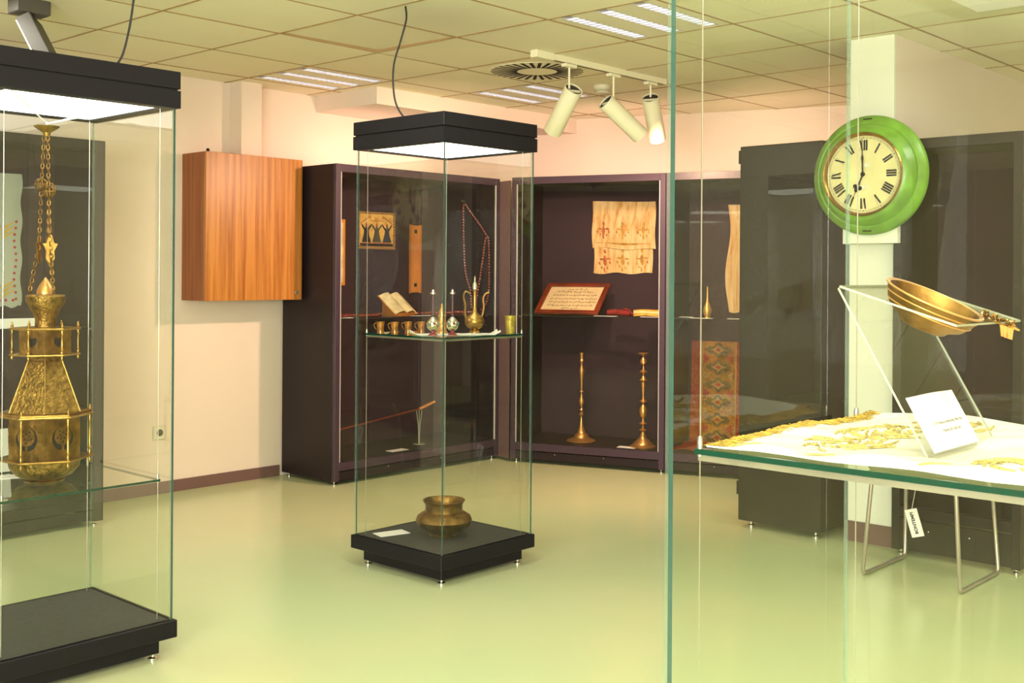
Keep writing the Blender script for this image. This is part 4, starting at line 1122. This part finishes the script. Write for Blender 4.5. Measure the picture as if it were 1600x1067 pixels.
g.tube([(-0.145, 0.05, 0.013), (-0.06, 0.098, 0.013)], 0.003, 5); g.tube([(0.145, 0.05, 0.013), (0.06, 0.098, 0.013)], 0.003, 5)
pc('roof_lines', g, MATS['hat_red'])

t = thing('wooden_tablet', 'tall narrow orange wooden tablet hung in the beads cabinet', 'tablet', (5.592, BKY, 1.44))
g = MB(); g.box(-0.05, 0.05, -0.014, 0, -0.245, 0.245); obj('board', g, WOOD_O, t, bev=0.002)
for x in (-0.052, 0.044):
    g = MB(); g.box(x, x + 0.008, -0.022, 0, -0.25, 0.25); obj('edge_rail', g, WOOD_O, t)
for z in (0.2, -0.19):
    g = MB(); g.box(-0.013, 0.013, -0.0155, -0.0142, z - 0.013, z + 0.013); obj('square_inlay', g, INK, t)

t = thing('framed_print', 'cream print in thin orange frame hung at the cabinet end near the wood cupboard', 'picture', (4.80, BKY, 1.476))
g = MB(); g.box(-0.12, 0.113, -0.0215, 0, -0.205, 0.205); obj('print', g, CREAM, t)
for (a, b_, c_, d_2) in ((-0.135, 0.13, 0.205, 0.226), (-0.135, 0.13, -0.226, -0.205), (0.113, 0.13, -0.205, 0.205), (-0.135, -0.12, -0.205, 0.205)):
    g = MB(); g.box(a, b_, -0.022, 0, c_, d_2); obj('frame_bar', g, mat('bright_orange_frame', (0.80, 0.30, 0.03), 0.4), t)

def bead_strand(name, label, paths, r_, origin=(0, 0, 0)):
    t = thing(name, label, 'beads', origin)
    cg = MB(); bg = MB()
    for pts in paths:
        P = pth(pts, 8); cg.tube(P, 0.0015, 5)
        acc = 0.0; last = P[0]
        for p, q in zip(P, P[1:]):
            seg = (q - p).length; d0 = 0
            while acc + (seg - d0) >= 2.5 * r_:
                d0 += 2.5 * r_ - acc; acc = 0
                c = p + (q - p) * (d0 / seg); bg.sphere(c, r_, 7, 5)
            acc += seg - d0
    obj('cord', cg, TAN, t, True); obj('beads', bg, BEAD, t, True, kind='stuff')
    return t
HX = C1X + 1.495 - 0.021 - 0.011             # the long strand hangs against the inner end panel
B = lambda y, z: (HX, y, z)
bead_strand('prayer_beads', 'very long red prayer bead strand hanging in loops at the cabinet end',
            [[B(5.915, 1.86), B(5.924, 1.802), B(5.918, 1.598), B(5.905, 1.394), B(5.88, 1.29), B(5.857, 1.24), B(5.84, 1.18), B(5.83, 1.075)],
             [B(5.913, 1.86), B(5.85, 1.79), B(5.753, 1.694), B(5.68, 1.61)],
             [B(5.68, 1.61), B(5.70, 1.562), B(5.72, 1.444), B(5.75, 1.29), B(5.77, 1.2), B(5.79, 1.075)],
             [B(5.68, 1.61), B(5.664, 1.582), B(5.656, 1.392), B(5.66, 1.192), B(5.698, 1.099), B(5.74, 1.07)]], 0.0085)
zsh = SH
bead_strand('bead_rope', 'red bead rope lying along the shelf behind the open book',
            [[(4.52, 5.78, zsh + 0.0115), (4.62, 5.74, zsh + 0.0115), (4.72, 5.77, zsh + 0.0115), (4.82, 5.73, zsh + 0.0115), (4.95, 5.76, zsh + 0.0115), (5.05, 5.90, zsh + 0.0115), (5.25, 5.93, zsh + 0.0115), (5.42, 5.80, zsh + 0.0115), (5.55, 5.74, zsh + 0.0115), (5.68, 5.78, zsh + 0.0115), (5.80, 5.74, zsh + 0.0115), (5.86, 5.80, zsh + 0.0115)],
             [(4.50, 5.72, zsh + 0.0115), (4.66, 5.80, zsh + 0.016), (4.85, 5.80, zsh + 0.0115)], [(5.45, 5.86, zsh + 0.0115), (5.6, 5.82, zsh + 0.0115), (5.84, 5.86, zsh + 0.0115)]], 0.0105)
g = MB(); g.lathe([(0, 0.03), (0.009, 0.029), (0.005, 0.02), (0.004, 0)], 12, M=Matrix.Translation((HX + 0.0105, 5.914, 1.872)) @ Matrix.Rotation(-PI / 2, 4, 'Y'))
tag(obj('wall_peg', g, STEEL, None, True), 'small steel peg that carries the hanging red beads', 'peg')

# open book on a low wedge
t = thing('open_book', 'open old book with cream pages propped on the beads cabinet shelf', 'book', (5.19, 5.755, zsh), R(9))
tl = R(40)
def bp(x, s, h): return (x, s * math.cos(tl) - h * math.sin(tl), 0.006 + s * math.sin(tl) + h * math.cos(tl))
g = MB(); g.add([bp(-0.125, 0, 0), bp(0.125, 0, 0), bp(0.125, 0.20, 0), bp(-0.125, 0.20, 0), bp(-0.125, 0, 0.006), bp(0.125, 0, 0.006), bp(0.125, 0.20, 0.006), bp(-0.125, 0.20, 0.006)],
                [(3, 2, 1, 0), (4, 5, 6, 7), (0, 1, 5, 4), (1, 2, 6, 5), (2, 3, 7, 6), (3, 0, 4, 7)]); obj('cover', g, WOOD_O, t)
for sx in (-1, 1):
    def pg(u, v, sx=sx): x = sx * (0.002 + 0.117 * u); return bp(x, 0.004 + 0.192 * v, 0.008 + 0.026 * math.sin(PI * min(u * 1.1 + 0.06, 1)) ** 0.7)
    g = MB(); g.sheet(pg if sx > 0 else (lambda u, v, sx=sx: pg(1 - u, v)), 10, 2, 0.0015); obj('page_block', g, CREAM, t, True)
    g = MB(); pts = [bp(sx * 0.15, 0.003, 0.007), bp(sx * 0.01, 0.003, 0.007), bp(sx * 0.06, 0.003, 0.03)]
g = MB(); g.prism([(0.0, 0.0), (0.138, 0.0), (0.138, 0.114)], -0.09, 0.09, M=basis((0, 1, 0), (0, 0, 1), (1, 0, 0))); obj('wedge', g, WOOD_O, t)
card('long white label strip on the shelf edge before the open book', 5.26, 5.685, zsh, 0.17, 0.03)
card('small white card lying among red beads near the wood cupboard', 4.63, 5.70, zsh, 0.075, 0.05, 0.2)
card('white label card alone on the floor of the beads cabinet', 5.06, 5.69, 0.145, 0.15, 0.07, 0.05)

# long tobacco pipe on a clear stand
t = thing('pipe_stand', 'clear slender stand for the long pipe on the cabinet floor', 'stand', (5.36, 5.80, 0.145))
g = MB(); g.lathe([(0, 0), (0.042, 0), (0.042, 0.004), (0, 0.004)], 20); obj('foot', g, ACR_E, t)
for sx in (-1, 0, 1):
    g = MB(); g.tube([(0.004 * sx, 0, 0.004), (0.008 * sx, 0, 0.13), (0.026 * sx, 0, 0.235)], 0.003, 6); obj('prong', g, ACR_E, t)
t = thing('tobacco_pipe', 'long dark wooden tobacco pipe with amber tip on the clear stand', 'pipe', (5.36, 5.80, 0.385))
g = MB(); g.tube([(-0.75, 0.08, -0.10), (-0.3, 0.02, -0.035), (0.0, 0, 0.004)], 0.006, 8); obj('stem', g, WOOD_R, t, True)
g = MB(); g.tube([(0.0, 0, 0.004), (0.05, -0.005, 0.018), (0.14, -0.01, 0.045)], [0.009, 0.012, 0.008], 10); obj('mouthpiece', g, WOOD_O, t, True)

# ------------------------------------------------------------------ contents of the candlestick cabinet (local frame s, q, z)
ML = basis((D2.x, D2.y, 0), (N2.x, N2.y, 0), (0, 0, 1), (O2.x, O2.y, 0))
def thing2(name, label, cat, s, q, z, rz_=0, group=None):
    return thing(name, label, cat, c2p(s, q, z), A2 + rz_, group)
QB = 0.55 - 0.0155
t = thing2('hung_textile', 'folded stained linen towel hung on the candlestick cabinet back', 'textile', 0.66, QB, 1.87)
def tx1(u, v): return (-0.235 + 0.48 * u + 0.004 * math.sin(v * 7), -0.018 - 0.004 * math.sin(u * 14 + v * 2), -0.345 * v + 0.006 * math.sin(u * 3 + 2) + (0.006 * math.sin(u * 9) if v > .9 else 0))
def tx2(u, v): return (-0.225 + 0.445 * u + 0.004 * math.sin(v * 9 + 1), -0.008 - 0.003 * math.sin(u * 16 + 1), -0.02 - 0.505 * v - 0.006 * math.sin(u * 12) * v)
g = MB(); g.sheet(lambda u, v: tx2(u, 1 - v), 24, 20, 0.002); obj('under_layer', g, TEXTILE, t, True)
g = MB(); g.sheet(lambda u, v: tx1(u, 1 - v), 24, 16, 0.002); obj('upper_layer', g, TEXTILE, t, True)
for fn, zz, nm in ((tx1, 0.62, 'upper'), (tx2, 0.82, 'lower')):
    for k, cu in enumerate((0.18, 0.49, 0.82)):
        g = MB()
        MM = basis((1, 0, 0), (0, 0, 1), (0, -1, 0))
        for du, dv, rx, rz_ in ((0, 0, 0.014, 0.040), (0.0, 0.14, 0.010, 0.016), (-0.06, 0.03, 0.020, 0.007), (0.06, 0.03, 0.020, 0.007), (-0.09, -0.03, 0.007, 0.012), (0.09, -0.03, 0.007, 0.012), (-0.045, -0.09, 0.006, 0.009), (0.05, -0.1, 0.006, 0.009), (0.0, -0.13, 0.007, 0.02)):
            uu, vv = min(max(cu + du, 0.03), 0.97), min(max(zz - dv, 0.05), 0.97)
            p = fn(uu, vv)
            g.prism([(p[0] + rx * (1 + 0.25 * math.sin(5 * w_)) * math.cos(w_ * PI / 5), p[2] + rz_ * (1 + 0.2 * math.sin(7 * w_)) * math.sin(w_ * PI / 5)) for w_ in range(10)], -(p[1] - 0.0012), -(p[1]), M=MM)
        obj('motif', g, MOTIF if k == 0 else MOTIF2, t, kind='stuff')
g = MB(); g.sheet(lambda u, v: (lambda p: (p[0], p[1] - 0.0025, p[2]))(tx1(0.06 + 0.88 * u, 0.905 - 0.03 * v)), 20, 1, 0.001); obj('woven_band', g, MOTIF2, t)

t = thing2('framed_calligraphy', 'mahogany framed page of script reclining on the cabinet shelf', 'frame', 0.375, 0.09, SH)
tl2 = R(36); LN = 0.35
def fp(x, s, h): return Vector((x, s * math.cos(tl2) - h * math.sin(tl2), 0.004 + s * math.sin(tl2) + h * math.cos(tl2)))
MF = basis((1, 0, 0), (0, math.cos(tl2), math.sin(tl2)), (0, -math.sin(tl2), math.cos(tl2)), (0, 0.012, 0.004))
g = MB(); g.box(-0.205, 0.205, 0.03, LN - 0.03, 0.002, 0.010); g.xf(MF); obj('page', g, SCRIPT, t)
g = MB(); rq = random.Random(3)
for ln_, (yy, x0_, x1_) in enumerate(((0.285, -0.06, 0.07), (0.255, -0.14, 0.12), (0.215, -0.16, 0.17), (0.175, -0.17, 0.17), (0.135, -0.17, 0.17), (0.095, -0.17, 0.16), (0.062, -0.05, 0.06))):
    x = x0_
    while x < x1_:
        L_ = rq.uniform(0.012, 0.034); pts_ = []
        for q in range(6): pts_.append((x + L_ * q / 5, yy + rq.uniform(-0.011, 0.011) * (1 if q % 2 else 0.4), 0.0106))
        g.tube(pth(pts_, 3), 0.0019, 4)
        if rq.random() < 0.6: g.box(x + L_ / 2 - 0.002, x + L_ / 2 + 0.002, yy + 0.014, yy + 0.018, 0.0101, 0.0108)
        x += L_ + rq.uniform(0.004, 0.010)
g.xf(MF); obj('script_strokes', g, mat('brown_ink', (0.13, 0.085, 0.045), 0.7), t, kind='stuff')
for (a, b_, c_, d_2) in ((-0.24, 0.24, 0, 0.034), (-0.24, 0.24, LN - 0.034, LN), (-0.24, -0.204, 0.034, LN - 0.034), (0.204, 0.24, 0.034, LN - 0.034)):
    g = MB(); g.box(a, b_, c_, d_2, 0, 0.022); g.xf(MF); obj('frame_bar', g, WOOD_R, t, bev=0.003)
g = MB(); g.prism([(0.03, 0.0), (0.27, 0.0), (0.27, 0.18)], -0.14, 0.14, M=basis((0, 1, 0), (0, 0, 1), (1, 0, 0))); obj('wedge', g, CASE, t)
t = thing2('red_cloth_roll', 'small roll of dark red cloth on the shelf beside the script frame', 'cloth', 0.73, 0.22, SH)
g = MB(); g.tube([(-0.085, 0, 0.022), (-0.03, 0.005, 0.024), (0.03, -0.005, 0.025), (0.085, 0, 0.022)], [0.018, 0.022, 0.021, 0.024], 12); obj('roll', g, REDCLOTH, t, True)
g = MB(); g.tube([(0.03, -0.01, 0.045), (0.06, -0.02, 0.05), (0.09, -0.02, 0.035), (0.11, -0.03, 0.012)], 0.007, 8); obj('tie', g, REDCLOTH, t, True)
t = thing2('folded_cloth', 'folded orange-yellow cloth on the shelf beside the red roll', 'cloth', 0.965, 0.22, SH)
def fc(k): return lambda u, v: (-0.11 + 0.22 * u, -0.06 + 0.12 * v, 0.0125 + k * 0.0105 + 0.002 * math.sin(u * 5 + k * 0.4) + 0.004 * math.sin(PI * u))
for k in range(4):
    g = MB(); g.sheet(fc(k), 14, 4, 0.0098); obj('fold', g, (YELCLOTH, YELCLOTH, mat('cream_cloth', (0.75, 0.6, 0.35), 0.8), YELCLOTH)[k], t, True)
def card2(label, s, q, z, w_, d_): 
    p = c2p(s, q, z); return card(label, p[0], p[1], p[2], w_, d_, A2)
card2('white label card on the shelf edge under the red cloth roll', 0.67, 0.11, SH, 0.16, 0.05)
card2('white label card on the shelf edge before the folded yellow cloth', 1.0, 0.11, SH, 0.15, 0.05)
card2('white label card on the cabinet floor between the two candlesticks', 0.835, 0.10, 0.145, 0.13, 0.07)
card2('thin white card at the start of the shelf left of the small vase', 1.20, 0.28, SH, 0.09, 0.05)
card2('white label card on the shelf under the small brass vase', 1.345, 0.115, SH, 0.15, 0.05)
card2('white label card on the shelf under the half hidden towel', 1.60, 0.115, SH, 0.15, 0.05)

CS1 = [(0.1, 0.0), (0.105, 0.006), (0.098, 0.013), (0.075, 0.022), (0.055, 0.03), (0.05, 0.042), (0.045, 0.052), (0.032, 0.06), (0.026, 0.075), (0.016, 0.115), (0.011, 0.15), (0.009, 0.175), (0.013, 0.185), (0.014, 0.197), (0.008, 0.208), (0.011, 0.225), (0.007, 0.24), (0.013, 0.27), (0.016, 0.287), (0.011, 0.315), (0.007, 0.345), (0.012, 0.352), (0.012, 0.36), (0.007, 0.37), (0.010, 0.44), (0.013, 0.475), (0.015, 0.50), (0.014, 0.515), (0.009, 0.54), (0.008, 0.556), (0.013, 0.575), (0.010, 0.59), (0.011, 0.61), (0.014, 0.625), (0.015, 0.632), (0, 0.632)]
CS2 = [(0.088, 0.0), (0.09, 0.008), (0.083, 0.014), (0.07, 0.02), (0.066, 0.03), (0.05, 0.04), (0.045, 0.05), (0.03, 0.058), (0.022, 0.075), (0.014, 0.105), (0.022, 0.118), (0.012, 0.135), (0.012, 0.15), (0.021, 0.162), (0.013, 0.18), (0.013, 0.195), (0.022, 0.215), (0.026, 0.25), (0.022, 0.275), (0.012, 0.30), (0.020, 0.315), (0.012, 0.335), (0.010, 0.36), (0.013, 0.40), (0.017, 0.448), (0.024, 0.462), (0.016, 0.48), (0.011, 0.50), (0.020, 0.52), (0.011, 0.54), (0.010, 0.56), (0.020, 0.58), (0.020, 0.60), (0.012, 0.625), (0.013, 0.635), (0.038, 0.645), (0.040, 0.65), (0.030, 0.653), (0, 0.653)]
def knob(p):
    out = []
    for k, (r_, z) in enumerate(p):
        if z > 0.11 and 0 < k < len(p) - 5:
            nb = (p[k - 1][0] + p[k + 1][0]) / 2
            r_ = max(0.0055, r_ + (r_ - nb) * 0.9)
        out.append((r_, z))
    return out
CS1, CS2 = knob(CS1), knob(CS2)
for prof_, s, q, lab in ((CS1, 0.455, 0.22, 'tall slim brass candlestick with plain narrow top and broad round base'), (CS2, 0.93, 0.16, 'tall turned brass candlestick with a flat drip pan on top')):
    t = thing2('candlestick', lab, 'candlestick', s, q, 0.145)
    i = next(k for k, p in enumerate(prof_) if p[0] < 0.02)
    g = MB(); g.lathe([(0, 0)] + prof_[:i + 1], 32); obj('base', g, BRASS_R, t, True)
    g = MB(); g.lathe(prof_[i:-4], 24); obj('stem', g, BRASS_R, t, True)
    g = MB(); g.lathe(prof_[-5:], 24); obj('socket', g, BRASS_R, t, True)
t = thing2('brass_vase', 'small brass bottle vase with thin pointed neck on the shelf', 'vase', 1.365, 0.20, SH)
g = MB(); g.lathe([(0, 0), (0.018, 0), (0.016, 0.006), (0.022, 0.02), (0.029, 0.045), (0.027, 0.065), (0.017, 0.09), (0.009, 0.115), (0.0065, 0.16), (0.005, 0.205), (0.007, 0.212), (0, 0.212)], 24); obj('body', g, mat('golden_vase', (0.75, 0.48, 0.14), 0.35, 0.7), t, True)
# rug hung on the back and running onto the cabinet floor
t = thing2('hanging_rug', 'red and gold patterned rug hung in the cabinet behind the near vitrine', 'rug', 1.36, QB, 0.145)
def rugp(x0, x1):
    def f(u, v):
        z = 0.72 * v; x = x0 + (x1 - x0) * u
        return (x, -0.012 - 0.006 * math.sin(x * 30 + v * 3) - (0.05 * (1 - v) ** 3), 0.004 + z)
    return f
for x0, x1, m_, nm in ((-0.185, -0.11, RUG_B, 'border'), (-0.11, 0.13, RUG_F, 'field'), (0.13, 0.30, RUG_B, 'border')):
    g = MB(); g.sheet(rugp(x0, x1), 12, 24, 0.004); obj(nm, g, m_, t, True)
YSTR = mat('rug_stripe', (0.38, 0.22, 0.06), 0.85)
for x in (-0.112, 0.128):
    g = MB(); g.sheet(lambda u, v: (lambda p: (p[0], p[1] - 0.003, p[2]))(rugp(x, x + 0.008)(u, v)), 2, 24, 0.002); obj('stripe', g, YSTR, t, True)
def rug_y(zz): return 0.0205 + 0.05 * (1 - zz / 0.72) ** 3
ROL, RGO, RRE = mat('rug_olive', (0.12, 0.085, 0.03), 0.85, noise=(60, 0.5)), mat('rug_gold', (0.36, 0.20, 0.05), 0.85, noise=(60, 0.4)), mat('rug_red', (0.34, 0.04, 0.025), 0.85, noise=(60, 0.4))
MR = basis((1, 0, 0), (0, 0, 1), (0, -1, 0))
for k in range(6):
    zc_ = 0.055 + k * 0.122
    for lay, (pts_, m_) in enumerate((
        ([(-0.085, 0), (-0.05, 0.03), (-0.03, 0.022), (-0.012, 0.05), (0.012, 0.05), (0.03, 0.022), (0.05, 0.03), (0.085, 0), (0.05, -0.03), (0.03, -0.022), (0.012, -0.05), (-0.012, -0.05), (-0.03, -0.022), (-0.05, -0.03)], ROL),
        ([(-0.05, 0), (-0.02, 0.012), (0, 0.034), (0.02, 0.012), (0.05, 0), (0.02, -0.012), (0, -0.034), (-0.02, -0.012)], RGO),
        ([(-0.02, 0), (0, 0.015), (0.02, 0), (0, -0.015)], RRE))):
        g = MB(); h = rug_y(zc_) + 0.0008 * (lay + 1) + 0.004
        g.prism([(0.01 + x * 1.1, zc_ + z) for x, z in pts_], h - 0.0007, h, M=MR); obj('medallion', g, m_, t)
    if k < 5:
        for sx in (-1, 1):
            g = MB(); h = rug_y(zc_ + 0.06) + 0.005
            g.prism([(0.01 + sx * x, zc_ + 0.061 + z) for x, z in ((0.105, 0.035), (0.06, 0.0), (0.105, -0.035))], h - 0.0007, h, M=MR); obj('triangle', g, (RRE, RGO)[k % 2], t)
g = MB(); g.sheet(lambda u, v: (-0.22 + 0.24 * u, -0.42 + 0.36 * v, 0.006 + 0.012 * math.sin(v * 5 + u * 4) ** 2), 10, 12, 0.004); obj('floor_end', g, RUG_B, t, True)
t = thing2('hung_towel', 'long cream embroidered towel hung beside the tower cabinet', 'textile', 1.60, QB, 1.83)
g = MB(); g.sheet(lambda u, v: (-0.17 + 0.03 * math.sin((1 - v) * 7) * (1 - u) * 0.6 + 0.32 * u, -0.012 - 0.004 * math.sin(u * 18), -0.75 * (1 - v) - 0.01 * math.sin(u * 14) * (1 - v)), 20, 24, 0.002); obj('cloth', g, TEXTILE, t, True)

# ------------------------------------------------------------------ contents of the lantern-side cabinet
t = thing('embroidered_towel', 'white towel with red embroidered border in the cabinet behind the lantern', 'textile', (2.45, 5.60 + 0.55 - 0.0155, 1.86))
def tw(u, v): return (-0.25 + 0.51 * u + 0.006 * math.sin(v * 22) * (u > 0.9), -0.010 - 0.004 * math.sin(u * 15), -0.72 * (1 - v) + 0.008 * math.sin(u * 40) * (v < 0.02))
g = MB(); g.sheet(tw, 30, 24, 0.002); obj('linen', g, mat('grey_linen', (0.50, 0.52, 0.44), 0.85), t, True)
g = MB(); g2 = MB()
for k in range(26):
    u, v = (0.93, 0.06 + 0.58 * k / 12) if k < 13 else (0.1 + 0.8 * (k - 13) / 12, 0.05)
    p = tw(u, v); r2 = 0.008
    g.prism([(p[0] + r2 * math.cos(w_ * PI / 3), p[2] + r2 * math.sin(w_ * PI / 3)) for w_ in range(6)], 0.011 + 0.006, 0.0185, M=basis((1, 0, 0), (0, 0, 1), (0, -1, 0)))
for (u, v) in ((0.70, 0.16), (0.70, 0.60), (0.3, 0.2), (0.3, 0.6)):
    p = tw(u, v)
    g.prism([(p[0] + 0.03 * (1 + 0.3 * math.cos(5 * w_ * PI / 10)) * math.cos(w_ * PI / 10), p[2] + 0.03 * (1 + 0.3 * math.cos(5 * w_ * PI / 10)) * math.sin(w_ * PI / 10)) for w_ in range(20)], 0.017, 0.0185, M=basis((1, 0, 0), (0, 0, 1), (0, -1, 0)))
    for q in range(3):
        g2.prism([(p[0] + 0.03 + a_ * 0.09, p[2] - 0.02 - q * 0.025 + a_ * 0.05 + b_ * 0.007) for a_, b_ in ((0, 0), (0.5, -1), (1, 0), (0.5, 1))], 0.017, 0.0185, M=basis((1, 0, 0), (0, 0, 1), (0, -1, 0)))
obj('red_embroidery', g, REDTHREAD, t, kind='stuff'); obj('yellow_embroidery', g2, YELTHREAD, t, kind='stuff')
t = thing('paper_strip', 'wide white paper label standing on the shelf behind the lantern neck', 'label', (2.46, 5.69, SH))
g = MB(); g.box(-0.14, 0.14, -0.0008, 0.0008, 0.0, 0.05); g.xf(Matrix.Rotation(R(-12), 4, 'X')); obj('sheet', g, PAPER, t)
t = thing('leaflet', 'white leaflet standing low in the cabinet behind the lantern drum', 'leaflet', (2.50, 5.95, 0.145))
g = MB(); g.box(-0.09, 0.09, -0.001, 0.001, 0.0, 0.36); g.xf(Matrix.Rotation(R(-8), 4, 'X')); obj('sheet', g, PAPER, t)
